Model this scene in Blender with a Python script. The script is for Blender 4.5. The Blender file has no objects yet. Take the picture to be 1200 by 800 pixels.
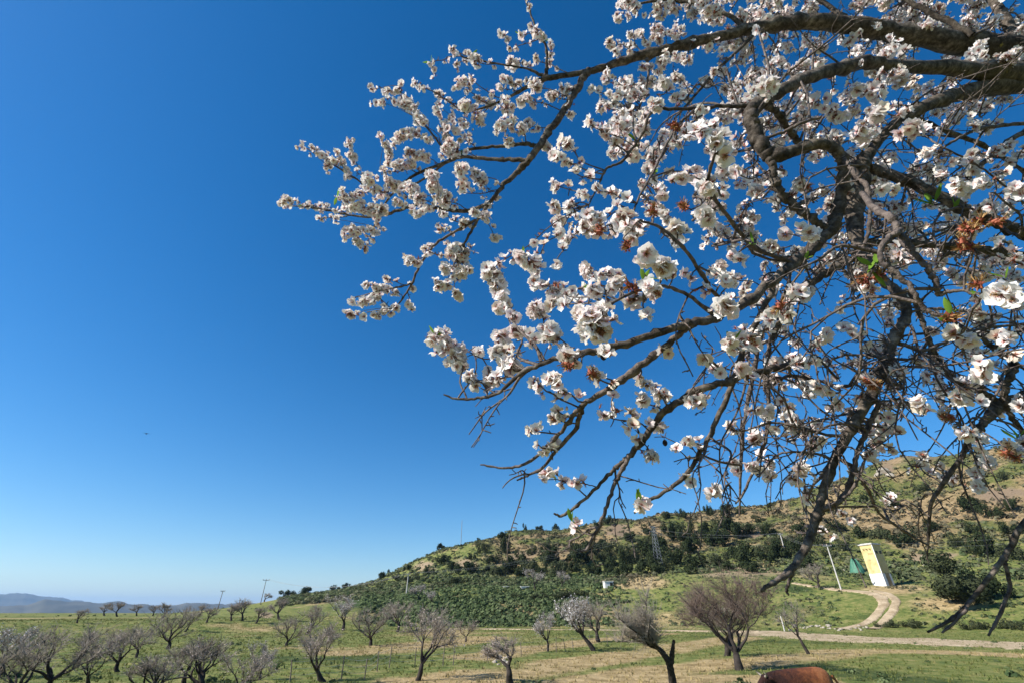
import bpy, math, random
import numpy as np
from mathutils import Vector, Matrix

# ------------------------------------------------------------------ camera, sky, sun, exposure
scene = bpy.context.scene
col = scene.collection
PITCH = math.radians(30.5)
FPX = 533.0
EYE = 1.65
SUN_EL = math.radians(38.0)
SUN_AZ = math.radians(-108.0)       # from +Y (the way the camera looks), positive to the right

cam_d = bpy.data.cameras.new('camera')
cam_d.sensor_width = 36.0
cam_d.lens = 36.0 * FPX / 1200.0
cam_d.clip_start = 0.05
cam_d.clip_end = 60000.0
cam = bpy.data.objects.new('camera', cam_d)
cam.location = (0, 0, EYE)
cam.rotation_euler = (math.pi / 2 + PITCH, 0, 0)
col.objects.link(cam)
scene.camera = cam

world = bpy.data.worlds.new('World')
scene.world = world
world.use_nodes = True
wn = world.node_tree.nodes
wl = world.node_tree.links
wn.clear()
sky = wn.new('ShaderNodeTexSky')
sky.sky_type = 'NISHITA'
sky.sun_disc = False
sky.sun_elevation = SUN_EL
sky.sun_rotation = SUN_AZ % (2 * math.pi)
sky.altitude = 300.0
sky.air_density = 1.0
sky.dust_density = 0.25
sky.ozone_density = 4.5
bg = wn.new('ShaderNodeBackground')
bg.inputs['Strength'].default_value = 0.092
wo = wn.new('ShaderNodeOutputWorld')
hs = wn.new('ShaderNodeHueSaturation')
hs.inputs['Saturation'].default_value = 1.33
wl.new(sky.outputs[0], hs.inputs['Color'])
wl.new(hs.outputs[0], bg.inputs['Color'])
wl.new(bg.outputs[0], wo.inputs['Surface'])

sun_d = bpy.data.lights.new('sun', 'SUN')
sun_d.energy = 5.0
sun_d.angle = math.radians(0.53)
sun_d.color = (1.0, 0.95, 0.87)
sun = bpy.data.objects.new('sun', sun_d)
sdir = Vector((math.sin(SUN_AZ) * math.cos(SUN_EL), math.cos(SUN_AZ) * math.cos(SUN_EL), math.sin(SUN_EL)))
sun.rotation_euler = (-sdir).to_track_quat('-Z', 'Y').to_euler()
sun.location = (-20, -5, 30)
col.objects.link(sun)

vs = scene.view_settings
vs.view_transform = 'Standard'
vs.look = 'None'
vs.exposure = 0.70
vs.gamma = 1.0
vs.use_curve_mapping = False
scene.render.engine = 'CYCLES'
scene.cycles.use_denoising = True
scene.cycles.max_bounces = 4
scene.cycles.transparent_max_bounces = 8
scene.cycles.volume_bounces = 0

random.seed(7)
rng = np.random.default_rng(11)

# ------------------------------------------------------------------ pixel <-> place
CP, SP = math.cos(PITCH), math.sin(PITCH)

def P(u, v, d):
    """point seen at photo pixel (u, v), d metres along the camera axis"""
    cx = (u - 600.0) / FPX * d
    cy = (400.0 - v) / FPX * d
    return np.array((cx, d * CP - cy * SP, EYE + d * SP + cy * CP))

def ray(u, v):
    x = u - 600.0
    up = 400.0 - v
    return np.array((x, FPX * CP - up * SP, FPX * SP + up * CP))

def proj(p):
    p = np.asarray(p, float)
    x = p[..., 0]; y = p[..., 1]; z = p[..., 2] - EYE
    d = y * CP + z * SP
    up = -y * SP + z * CP
    dd = np.where(d > 0.01, d, 0.01)
    return 600 + FPX * x / dd, 400 - FPX * up / dd, d

# ------------------------------------------------------------------ noise in numpy
def _hash(ix, iy, s):
    h = (ix.astype(np.int64) * 374761393 + iy.astype(np.int64) * 668265263 + s * 1442695041) & 0x7fffffff
    h = ((h ^ (h >> 13)) * 1274126177) & 0x7fffffff
    h = h ^ (h >> 16)
    return (h & 0xffff) / 65535.0

def vnoise(x, y, s=0):
    x = np.asarray(x, float); y = np.asarray(y, float)
    ix = np.floor(x); iy = np.floor(y)
    fx = x - ix; fy = y - iy
    fx = fx * fx * (3 - 2 * fx); fy = fy * fy * (3 - 2 * fy)
    a = _hash(ix, iy, s); b = _hash(ix + 1, iy, s)
    c = _hash(ix, iy + 1, s); d = _hash(ix + 1, iy + 1, s)
    return (a * (1 - fx) + b * fx) * (1 - fy) + (c * (1 - fx) + d * fx) * fy

def fbm(x, y, s=0, o=4):
    t = 0.0; a = 0.5
    for k in range(o):
        t = t + a * vnoise(np.asarray(x) * 2 ** k, np.asarray(y) * 2 ** k, s + k * 17)
        a *= 0.5
    return t

def sstep(a, b, x):
    t = np.clip((x - a) / (b - a), 0, 1)
    return t * t * (3 - 2 * t)

# ------------------------------------------------------------------ terrain height
KD, KAZ, KZ = [], [], []
def k_flat(D, z):
    KD.append(D); KAZ.append(np.array([-180., 180.])); KZ.append(np.array([z, z], float))
def k_px(D, pts, zl=None):
    az, zz = [], []
    for (u, v) in pts:
        r = ray(u, v)
        az.append(math.degrees(math.atan2(r[0], r[1])))
        zz.append(EYE + D * r[2] / math.hypot(r[0], r[1]))
    KD.append(D)
    az = [-180.] + [az[0] - 25] + az + [az[-1] + 30, 180.]
    zz = [-1.0] + [zz[0]] + zz + [zz[-1] * 0.8, 0.0]
    KAZ.append(np.array(az)); KZ.append(np.array(zz))
k_flat(0, 0.0); k_flat(5, -0.05); k_flat(11, -0.75); k_flat(18, -1.05); k_flat(45, -1.1)
k_flat(74, -1.0)
k_px(88, [(0, 727), (200, 727), (330, 726), (450, 733), (560, 735), (700, 735), (850, 734), (960, 735), (1100, 739), (1200, 741)])
k_px(104, [(0, 725), (200, 724), (330, 719), (450, 716), (560, 704), (640, 700), (720, 704), (800, 702), (900, 704), (1000, 700), (1100, 703), (1200, 705)])
k_px(116, [(0, 724), (200, 723), (330, 714), (450, 706), (550, 691), (620, 691), (700, 689), (780, 682), (860, 679), (930, 684), (1030, 687), (1100, 688), (1200, 690)])
k_px(138, [(0, 723), (200, 722), (330, 708), (450, 696), (550, 684), (620, 684), (700, 680), (780, 668), (860, 664), (930, 662), (1030, 672), (1100, 671), (1200, 668)])
k_px(180, [(0, 720), (200, 719), (280, 710), (330, 702), (400, 695), (450, 687), (500, 668), (550, 656), (620, 650), (700, 641), (800, 631), (900, 624), (1000, 612), (1100, 600), (1200, 592)])
k_px(230, [(0, 718), (200, 718), (260, 713), (300, 707), (330, 701), (400, 691), (440, 681), (480, 661), (520, 642), (560, 634), (610, 624), (680, 617), (760, 608), (830, 603), (900, 594), (940, 585), (990, 562), (1035, 548), (1065, 538), (1120, 533), (1200, 528)])
k_px(300, [(0, 720), (200, 720), (330, 706), (480, 680), (560, 660), (700, 645), (900, 630), (1035, 596), (1200, 580)])
k_flat(520, -22.0); k_flat(1500, -60.0); k_flat(3000, -62.0); k_flat(16000, -64.0)
KDa = np.array(KD, float)

def height(x, y):
    x = np.atleast_1d(np.asarray(x, float)); y = np.atleast_1d(np.asarray(y, float))
    az = np.degrees(np.arctan2(x, y)); D = np.hypot(x, y)
    Z = np.stack([np.interp(az, a, z) for a, z in zip(KAZ, KZ)])      # K x N
    k = np.clip(np.searchsorted(KDa, D, side='right') - 1, 0, len(KDa) - 2)
    n = np.arange(len(D))
    d0 = KDa[k]; d1 = KDa[k + 1]; h = d1 - d0
    t = np.clip((D - d0) / h, 0, 1)
    z0 = Z[k, n]; z1 = Z[k + 1, n]
    km = np.maximum(k - 1, 0); kp = np.minimum(k + 2, len(KDa) - 1)
    s = (z1 - z0) / h
    sm = np.where(k > 0, (z0 - Z[km, n]) / np.maximum(d0 - KDa[km], 1e-6), s)
    sp = np.where(k + 2 < len(KDa), (Z[kp, n] - z1) / np.maximum(KDa[kp] - d1, 1e-6), s)
    def lim(a, b):
        return np.where(a * b > 0, 2 * a * b / np.where(np.abs(a + b) < 1e-9, 1, a + b), 0.0)
    m0 = lim(sm, s); m1 = lim(s, sp)
    t2 = t * t; t3 = t2 * t
    z = (2 * t3 - 3 * t2 + 1) * z0 + (t3 - 2 * t2 + t) * h * m0 + (-2 * t3 + 3 * t2) * z1 + (t3 - t2) * h * m1
    z = z + (fbm(x / 6, y / 6, 3, 3) - 0.44) * 0.22 * sstep(4, 20, D) * (1 - sstep(300, 600, D))
    hill = sstep(-12, 0, az) * (1 - sstep(70, 110, az))
    z = z + (fbm(x / 22, y / 22, 5, 4) - 0.47) * 9.0 * sstep(140, 200, D) * hill * (1 - sstep(320, 500, D))
    z = z + (fbm(x / 300, y / 300, 9, 4) - 0.47) * 30 * sstep(700, 1800, D)
    return z

def hgt(x, y):
    return float(height(x, y)[0])

_ts = np.concatenate([np.linspace(8, 320, 3200)])
def ground_at(u, v, far=229.0):
    r = ray(u, v)
    hd = math.hypot(r[0], r[1])
    d = r / hd
    X = d[0] * _ts; Y = d[1] * _ts; Zr = EYE + d[2] * _ts
    H = height(X, Y)
    hit = np.nonzero(Zr <= H)[0]
    if len(hit):
        t = _ts[hit[0]]
    else:
        t = far
    return np.array((d[0] * t, d[1] * t, hgt(d[0] * t, d[1] * t)))

def height_for(base, vtop):
    lo, hi = 0.0, 60.0
    for _ in range(40):
        m = (lo + hi) / 2
        if proj(base + np.array((0, 0, m)))[1] > vtop: lo = m
        else: hi = m
    return (lo + hi) / 2

# ------------------------------------------------------------------ mesh builder
class MB:
    def __init__(self):
        self.v = []; self.f = {}; self.n = 0; self.c = []
    def add(self, V, F, mat=0, c=None):
        V = np.asarray(V, float).reshape(-1, 3)
        F = np.asarray(F, np.int64)
        self.v.append(V)
        if c is None: c = np.zeros((len(V), 4))
        c = np.asarray(c, float)
        if c.ndim == 1: c = np.tile(c, (len(V), 1))
        self.c.append(c)
        self.f.setdefault((F.shape[1], mat), []).append(F + self.n)
        self.n += len(V)
    def mesh(self, name, mats, smooth=True, attr=None):
        me = bpy.data.meshes.new(name)
        V = np.concatenate(self.v)
        loops, starts, tot, mi = [], [], [], []
        pos = 0
        for (k, m), fs in self.f.items():
            F = np.concatenate(fs)
            loops.append(F.ravel())
            starts.append(pos + np.arange(len(F)) * k)
            tot.append(np.full(len(F), k)); mi.append(np.full(len(F), m))
            pos += F.size
        loops = np.concatenate(loops).astype(np.int32); starts = np.concatenate(starts).astype(np.int32)
        mi = np.concatenate(mi).astype(np.int32)
        me.vertices.add(len(V)); me.vertices.foreach_set('co', V.astype(np.float32).ravel())
        me.loops.add(len(loops)); me.loops.foreach_set('vertex_index', loops)
        me.polygons.add(len(starts)); me.polygons.foreach_set('loop_start', starts)
        me.polygons.foreach_set('material_index', mi)
        me.polygons.foreach_set('use_smooth', np.full(len(starts), bool(smooth)))
        for m in mats: me.materials.append(m)
        if attr:
            a = me.attributes.new(attr, 'FLOAT_COLOR', 'POINT')
            a.data.foreach_set('color', np.concatenate(self.c).astype(np.float32).ravel())
        me.update(calc_edges=True)
        return me

def link(name, me, parent=None, loc=None, rz=None, kind=None, label=None, cat=None, group=None):
    o = bpy.data.objects.new(name, me)
    col.objects.link(o)
    if parent is not None: o.parent = parent
    if loc is not None: o.location = tuple(float(a) for a in loc)
    if rz is not None: o.rotation_euler = (0, 0, rz)
    if kind: o['kind'] = kind
    if label: o['label'] = label
    if cat: o['category'] = cat
    if group: o['group'] = group
    return o

def spline(pts, n):
    """Catmull-Rom through rows of pts (any columns), n samples per span"""
    pts = np.asarray(pts, float)
    A = np.vstack([2 * pts[0] - pts[1], pts, 2 * pts[-1] - pts[-2]])
    out = []
    for i in range(1, len(A) - 2):
        p0, p1, p2, p3 = A[i - 1], A[i], A[i + 1], A[i + 2]
        for t in np.linspace(0, 1, n, endpoint=False):
            out.append(0.5 * (2 * p1 + (p2 - p0) * t + (2 * p0 - 5 * p1 + 4 * p2 - p3) * t * t + (3 * p1 - p0 - 3 * p2 + p3) * t ** 3))
    out.append(A[-2])
    return np.array(out)

def cr3(a, b):
    return np.array((a[1] * b[2] - a[2] * b[1], a[2] * b[0] - a[0] * b[2], a[0] * b[1] - a[1] * b[0]))

def n3(a):
    return math.sqrt(a[0] * a[0] + a[1] * a[1] + a[2] * a[2])

def tube(pts, rad, sides=6, bump=0.0, cap=True, seed=0):
    pts = np.asarray(pts, float); rad = np.asarray(rad, float)
    n = len(pts)
    T = np.gradient(pts, axis=0)
    T /= np.maximum(np.linalg.norm(T, axis=1, keepdims=True), 1e-9)
    a = np.array((0, 0, 1.0)) if abs(T[0][2]) < 0.9 else np.array((1.0, 0, 0))
    N = cr3(T[0], a); N /= n3(N)
    th = np.linspace(0, 2 * math.pi, sides, endpoint=False)
    V = np.empty((n, sides, 3))
    rr = np.random.default_rng(seed)
    for i in range(n):
        N = N - T[i] * np.dot(N, T[i]); N /= max(n3(N), 1e-9)
        B = cr3(T[i], N)
        r = rad[i] * (1 + bump * (rr.random(sides) - 0.5)) if bump else np.full(sides, rad[i])
        V[i] = pts[i] + np.cos(th)[:, None] * N * r[:, None] + np.sin(th)[:, None] * B * r[:, None]
    i = np.arange(n - 1)[:, None]; j = np.arange(sides)[None, :]
    j2 = (j + 1) % sides
    F = np.stack([i * sides + j, i * sides + j2, (i + 1) * sides + j2, (i + 1) * sides + j], -1).reshape(-1, 4)
    V = V.reshape(-1, 3)
    return V, F

def tubes(PT, RD, sides=3):
    """many like tubes at once: PT (N, n, 3), RD (N, n)"""
    PT = np.asarray(PT, float); RD = np.asarray(RD, float)
    N, n = PT.shape[:2]
    T = np.gradient(PT, axis=1); T /= np.maximum(np.linalg.norm(T, axis=2, keepdims=True), 1e-9)
    a = np.where(np.abs(T[:, 0, 2:3]) < 0.9, np.array((0, 0, 1.0)), np.array((1.0, 0, 0)))
    Nn = np.cross(T[:, 0], a); Nn /= np.maximum(np.linalg.norm(Nn, axis=1, keepdims=True), 1e-9)
    th = np.linspace(0, 2 * math.pi, sides, endpoint=False)
    V = np.empty((N, n, sides, 3))
    for i in range(n):
        Nn = Nn - T[:, i] * np.sum(Nn * T[:, i], axis=1, keepdims=True)
        Nn /= np.maximum(np.linalg.norm(Nn, axis=1, keepdims=True), 1e-9)
        B = np.cross(T[:, i], Nn)
        V[:, i] = PT[:, i, None, :] + RD[:, i, None, None] * (np.cos(th)[None, :, None] * Nn[:, None, :] + np.sin(th)[None, :, None] * B[:, None, :])
    i = np.arange(n - 1)[:, None]; j = np.arange(sides)[None, :]; j2 = (j + 1) % sides
    F = np.stack([i * sides + j, i * sides + j2, (i + 1) * sides + j2, (i + 1) * sides + j], -1).reshape(-1, 4)
    F = (F[None] + (np.arange(N) * n * sides)[:, None, None]).reshape(-1, 4)
    return V.reshape(-1, 3), F

def box(mb, c, s, rz=0, mat=0, cc=None, tilt=None):
    c = np.asarray(c, float); sx, sy, sz = [a / 2 for a in s]
    V = np.array([(x, y, z) for z in (-sz, sz) for y in (-sy, sy) for x in (-sx, sx)])
    if tilt is not None: V = V @ np.array(tilt).T
    R = np.array([[math.cos(rz), -math.sin(rz), 0], [math.sin(rz), math.cos(rz), 0], [0, 0, 1]])
    V = V @ R.T + c
    F = [(0, 2, 3, 1), (4, 5, 7, 6), (0, 1, 5, 4), (2, 6, 7, 3), (0, 4, 6, 2), (1, 3, 7, 5)]
    mb.add(V, F, mat, cc)

# ------------------------------------------------------------------ materials
def mat_new(name):
    m = bpy.data.materials.new(name)
    m.use_nodes = True
    return m, m.node_tree.nodes, m.node_tree.links

def ramp(nt, stops):
    r = nt.nodes.new('ShaderNodeValToRGB')
    el = r.color_ramp.elements
    while len(el) > 1: el.remove(el[-1])
    for i, (p, c) in enumerate(stops):
        e = el[0] if i == 0 else el.new(p)
        e.position = p
        e.color = tuple(c) + (1,) if len(c) == 3 else c
    return r

def noise(nt, scale, detail=4, rough=0.55, coord='Object', dim=None):
    tc = nt.nodes.new('ShaderNodeTexCoord')
    n = nt.nodes.new('ShaderNodeTexNoise')
    n.inputs['Scale'].default_value = scale
    n.inputs['Detail'].default_value = detail
    n.inputs['Roughness'].default_value = rough
    nt.links.new(tc.outputs[coord], n.inputs['Vector'])
    return n

def simple_mat(name, c1, c2, scale=5, rough=0.8, bump=0.0, bscale=None, metal=0.0, spec=0.3):
    m, n, l = mat_new(name)
    b = n['Principled BSDF']
    nz = noise(m.node_tree, scale)
    r = ramp(m.node_tree, [(0.3, c1), (0.7, c2)])
    l.new(nz.outputs['Fac'], r.inputs['Fac'])
    l.new(r.outputs['Color'], b.inputs['Base Color'])
    b.inputs['Roughness'].default_value = rough
    b.inputs['Metallic'].default_value = metal
    b.inputs['Specular IOR Level'].default_value = spec
    if bump:
        nb = noise(m.node_tree, bscale or scale * 3)
        bp = n.new('ShaderNodeBump'); bp.inputs['Strength'].default_value = bump
        bp.inputs['Distance'].default_value = 0.02
        l.new(nb.outputs['Fac'], bp.inputs['Height'])
        l.new(bp.outputs[0], b.inputs['Normal'])
    return m

def mixc(nt, fac, a, b, mode='MIX'):
    mx = nt.nodes.new('ShaderNodeMix'); mx.data_type = 'RGBA'; mx.blend_type = mode
    for sock, val in ((mx.inputs[0], fac), (mx.inputs[6], a), (mx.inputs[7], b)):
        if hasattr(val, 'links') or hasattr(val, 'is_linked'): nt.links.new(val, sock)
        elif isinstance(val, (int, float)): sock.default_value = val
        else: sock.default_value = tuple(val) + (1,)
    return mx.outputs[2]

def mth(nt, op, a, b=0.0):
    m = nt.nodes.new('ShaderNodeMath'); m.operation = op
    for s, v in ((m.inputs[0], a), (m.inputs[1], b)):
        if isinstance(v, (int, float)): s.default_value = v
        else: nt.links.new(v, s)
    return m.outputs[0]

def attr_node(nt, name):
    a = nt.nodes.new('ShaderNodeAttribute'); a.attribute_name = name
    s = nt.nodes.new('ShaderNodeSeparateXYZ')
    nt.links.new(a.outputs['Vector'], s.inputs[0])
    return a, s

# bark of the near tree
def bark_material():
    m, n, l = mat_new('almond_bark')
    nt = m.node_tree
    b = n['Principled BSDF']
    n1 = noise(nt, 45, 6, 0.65)
    r1 = ramp(nt, [(0.28, (0.018, 0.014, 0.011)), (0.5, (0.115, 0.097, 0.080)), (0.75, (0.33, 0.29, 0.245))])
    l.new(n1.outputs['Fac'], r1.inputs['Fac'])
    n2 = noise(nt, 9, 4, 0.6)
    r2 = ramp(nt, [(0.35, (0.45, 0.43, 0.42)), (0.65, (1.15, 1.1, 1.05))])
    l.new(n2.outputs['Fac'], r2.inputs['Fac'])
    c = mixc(nt, 1.0, r1.outputs['Color'], r2.outputs['Color'], 'MULTIPLY')
    n3 = noise(nt, 13, 5, 0.7)
    r3 = ramp(nt, [(0.66, (0, 0, 0)), (0.71, (1, 1, 1))])
    l.new(n3.outputs['Fac'], r3.inputs['Fac'])
    c = mixc(nt, r3.outputs['Color'], c, (0.27, 0.22, 0.06))
    l.new(c, b.inputs['Base Color'])
    b.inputs['Roughness'].default_value = 0.9
    b.inputs['Specular IOR Level'].default_value = 0.2
    n4 = noise(nt, 120, 5, 0.7)
    bp = n.new('ShaderNodeBump'); bp.inputs['Strength'].default_value = 0.9; bp.inputs['Distance'].default_value = 0.006
    l.new(n4.outputs['Fac'], bp.inputs['Height']); l.new(bp.outputs[0], b.inputs['Normal'])
    return m
M_BARK = bark_material()
M_TWIG = simple_mat('almond_twig', (0.028, 0.020, 0.017), (0.19, 0.15, 0.125), 60, 0.75, 0.4, 150)

# petals: attribute fl = (distance from the flower's heart, random, kind)
def petal_material():
    m, n, l = mat_new('almond_petal')
    nt = m.node_tree
    n.remove(n['Principled BSDF'])
    out = n['Material Output']
    a, s = attr_node(nt, 'fl')
    r = ramp(nt, [(0.0, (0.55, 0.19, 0.20)), (0.10, (0.76, 0.50, 0.51)), (0.22, (0.88, 0.80, 0.79)), (0.5, (0.90, 0.87, 0.85)), (1.0, (0.91, 0.89, 0.86))])
    l.new(s.outputs[0], r.inputs['Fac'])
    r2 = ramp(nt, [(0.0, (0.97, 0.84, 0.83)), (0.25, (1, 0.97, 0.96)), (0.6, (1, 1, 0.99)), (0.9, (1, 0.98, 0.93)), (1.0, (0.93, 0.84, 0.70))])
    l.new(s.outputs[1], r2.inputs['Fac'])
    c = mixc(nt, 1.0, r.outputs['Color'], r2.outputs['Color'], 'MULTIPLY')
    d = n.new('ShaderNodeBsdfDiffuse'); t = n.new('ShaderNodeBsdfTranslucent')
    l.new(c, d.inputs['Color']); l.new(c, t.inputs['Color'])
    mx = n.new('ShaderNodeMixShader'); mx.inputs[0].default_value = 0.34
    l.new(d.outputs[0], mx.inputs[1]); l.new(t.outputs[0], mx.inputs[2])
    l.new(mx.outputs[0], out.inputs['Surface'])
    return m
M_PETAL = petal_material()
M_CALYX = simple_mat('almond_calyx', (0.15, 0.065, 0.045), (0.30, 0.15, 0.09), 90, 0.7)
M_SPENT = simple_mat('almond_spent_calyx', (0.22, 0.045, 0.03), (0.42, 0.14, 0.07), 80, 0.7)
M_STAMEN = simple_mat('almond_stamen', (0.28, 0.13, 0.06), (0.45, 0.30, 0.10), 200, 0.7)

def leaf_material(name, c1, c2, scale, trans=0.3):
    m, n, l = mat_new(name)
    nt = m.node_tree
    n.remove(n['Principled BSDF'])
    out = n['Material Output']
    nz = noise(nt, scale, 3)
    r = ramp(nt, [(0.3, c1), (0.7, c2)])
    l.new(nz.outputs['Fac'], r.inputs['Fac'])
    d = n.new('ShaderNodeBsdfDiffuse'); t = n.new('ShaderNodeBsdfTranslucent')
    l.new(r.outputs[0], d.inputs['Color']); l.new(r.outputs[0], t.inputs['Color'])
    mx = n.new('ShaderNodeMixShader'); mx.inputs[0].default_value = trans
    l.new(d.outputs[0], mx.inputs[1]); l.new(t.outputs[0], mx.inputs[2])
    l.new(mx.outputs[0], out.inputs['Surface'])
    return m
M_LEAF = leaf_material('young_leaf', (0.12, 0.24, 0.03), (0.24, 0.38, 0.06), 40, 0.45)
M_HUSK = simple_mat('old_husk', (0.012, 0.009, 0.008), (0.05, 0.035, 0.03), 80, 0.9, 0.6)

# the ground: attribute gm = (dry grass, bare soil, lush)
def ground_material():
    m, n, l = mat_new('meadow_ground')
    nt = m.node_tree
    b = n['Principled BSDF']
    a, s = attr_node(nt, 'gm')
    nA = noise(nt, 0.9, 6, 0.65); nB = noise(nt, 0.17, 5, 0.6); nC = noise(nt, 5.0, 4, 0.7)
    g = ramp(nt, [(0.25, (0.040, 0.060, 0.018)), (0.40, (0.112, 0.148, 0.038)), (0.54, (0.195, 0.205, 0.062)), (0.70, (0.32, 0.265, 0.11))])
    l.new(nA.outputs['Fac'], g.inputs['Fac'])
    st = ramp(nt, [(0.28, (0.15, 0.115, 0.05)), (0.46, (0.34, 0.25, 0.12)), (0.66, (0.52, 0.39, 0.21))])
    l.new(nA.outputs['Fac'], st.inputs['Fac'])
    so = ramp(nt, [(0.3, (0.20, 0.145, 0.085)), (0.7, (0.42, 0.32, 0.205))])
    l.new(nC.outputs['Fac'], so.inputs['Fac'])
    lu = ramp(nt, [(0.3, (0.024, 0.045, 0.015)), (0.7, (0.070, 0.100, 0.030))])
    l.new(nA.outputs['Fac'], lu.inputs['Fac'])
    jit = mth(nt, 'MULTIPLY', mth(nt, 'SUBTRACT', nC.outputs['Fac'], 0.5), 0.9)
    jit2 = mth(nt, 'MULTIPLY', mth(nt, 'SUBTRACT', nB.outputs['Fac'], 0.5), 0.8)
    def soft(sock):
        q = mth(nt, 'ADD', mth(nt, 'ADD', sock, jit), jit2)
        mr = nt.nodes.new('ShaderNodeMapRange'); mr.interpolation_type = 'SMOOTHSTEP'
        mr.inputs['From Min'].default_value = 0.25; mr.inputs['From Max'].default_value = 0.75
        l.new(q, mr.inputs['Value']); return mr.outputs[0]
    c = mixc(nt, soft(s.outputs[2]), g.outputs[0], lu.outputs[0])
    c = mixc(nt, soft(s.outputs[0]), c, st.outputs[0])
    c = mixc(nt, soft(s.outputs[1]), c, so.outputs[0])
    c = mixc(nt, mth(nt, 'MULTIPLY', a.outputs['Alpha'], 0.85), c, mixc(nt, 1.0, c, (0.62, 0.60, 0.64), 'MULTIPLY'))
    l.new(c, b.inputs['Base Color'])
    b.inputs['Roughness'].default_value = 0.95
    b.inputs['Specular IOR Level'].default_value = 0.1
    bp = n.new('ShaderNodeBump'); bp.inputs['Strength'].default_value = 0.8; bp.inputs['Distance'].default_value = 0.25
    l.new(nC.outputs['Fac'], bp.inputs['Height']); l.new(bp.outputs[0], b.inputs['Normal'])
    return m
M_GROUND = ground_material()
def track_material():
    m, n, l = mat_new('dirt_track')
    nt = m.node_tree; b = n['Principled BSDF']
    a, sx = attr_node(nt, 'gm')
    n1 = noise(nt, 0.7, 5, 0.6); n2 = noise(nt, 4.0, 5, 0.7); n3 = noise(nt, 1.6, 6, 0.7)
    r1 = ramp(nt, [(0.3, (0.30, 0.225, 0.135)), (0.7, (0.58, 0.47, 0.32))]); l.new(n1.outputs['Fac'], r1.inputs['Fac'])
    r2 = ramp(nt, [(0.35, (0.72, 0.70, 0.68)), (0.65, (1.08, 1.06, 1.04))]); l.new(n2.outputs['Fac'], r2.inputs['Fac'])
    c = mixc(nt, 1.0, r1.outputs[0], r2.outputs[0], 'MULTIPLY')
    g = ramp(nt, [(0.3, (0.07, 0.085, 0.028)), (0.6, (0.19, 0.17, 0.07))]); l.new(n2.outputs['Fac'], g.inputs['Fac'])
    q = mth(nt, 'ADD', sx.outputs[0], mth(nt, 'MULTIPLY', mth(nt, 'SUBTRACT', n3.outputs['Fac'], 0.5), 2.4))
    mr = n.new('ShaderNodeMapRange'); mr.inputs['From Min'].default_value = 0.62; mr.inputs['From Max'].default_value = 0.85
    l.new(q, mr.inputs['Value'])
    l.new(mixc(nt, mr.outputs[0], c, g.outputs[0]), b.inputs['Base Color'])
    b.inputs['Roughness'].default_value = 0.95; b.inputs['Specular IOR Level'].default_value = 0.1
    bp = n.new('ShaderNodeBump'); bp.inputs['Strength'].default_value = 0.7; bp.inputs['Distance'].default_value = 0.08
    l.new(n2.outputs['Fac'], bp.inputs['Height']); l.new(bp.outputs[0], b.inputs['Normal'])
    return m
M_TRACK = track_material()
M_DIRT = simple_mat('dirt_soil', (0.26, 0.195, 0.13), (0.48, 0.39, 0.285), 0.8, 0.95, 0.6, 6)

def tuft_material(name, ga, gb, da, db):
    m, n, l = mat_new(name)
    nt = m.node_tree
    n.remove(n['Principled BSDF'])
    out = n['Material Output']
    a, s = attr_node(nt, 'gm')
    cg = mixc(nt, s.outputs[1], ga, gb)
    cd = mixc(nt, s.outputs[1], da, db)
    c = mixc(nt, s.outputs[0], cg, cd)
    d = n.new('ShaderNodeBsdfDiffuse'); t = n.new('ShaderNodeBsdfTranslucent')
    l.new(c, d.inputs['Color']); l.new(c, t.inputs['Color'])
    mx = n.new('ShaderNodeMixShader'); mx.inputs[0].default_value = 0.25
    l.new(d.outputs[0], mx.inputs[1]); l.new(t.outputs[0], mx.inputs[2])
    l.new(mx.outputs[0], out.inputs['Surface'])
    return m
M_TUFT = tuft_material('grass_blades', (0.085, 0.118, 0.030), (0.19, 0.205, 0.065), (0.30, 0.23, 0.10), (0.48, 0.38, 0.20))
M_SCRUB = tuft_material('scrub_leaves', (0.055, 0.085, 0.036), (0.15, 0.185, 0.085), (0.050, 0.048, 0.028), (0.19, 0.165, 0.105))

# ------------------------------------------------------------------ terrain mesh
def seg_mask(x, y, poly, w):
    """1 near a ground polyline, falling to 0 at w"""
    best = np.full(len(x), 1e9)
    for (a, b) in zip(poly[:-1], poly[1:]):
        ab = b[:2] - a[:2]; L = max(np.dot(ab, ab), 1e-9)
        t = np.clip(((x - a[0]) * ab[0] + (y - a[1]) * ab[1]) / L, 0, 1)
        best = np.minimum(best, np.hypot(x - a[0] - t * ab[0], y - a[1] - t * ab[1]))
    return 1 - sstep(w * 0.35, w, best)

BANDS = [([(500, 800), (580, 789), (650, 779), (740, 766), (800, 757), (870, 747)], 2.0),
         ([(690, 802), (760, 791), (830, 780), (900, 772), (1000, 763), (1120, 764), (1210, 768)], 1.9),
         ([(560, 769), (650, 757), (720, 747), (780, 742)], 1.6),
         ([(430, 764), (480, 757), (560, 747)], 3.0),
         ([(780, 800), (860, 796), (960, 798)], 1.0)]
BANDS3 = [([ground_at(*p) for p in b], w) for b, w in BANDS]

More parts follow.
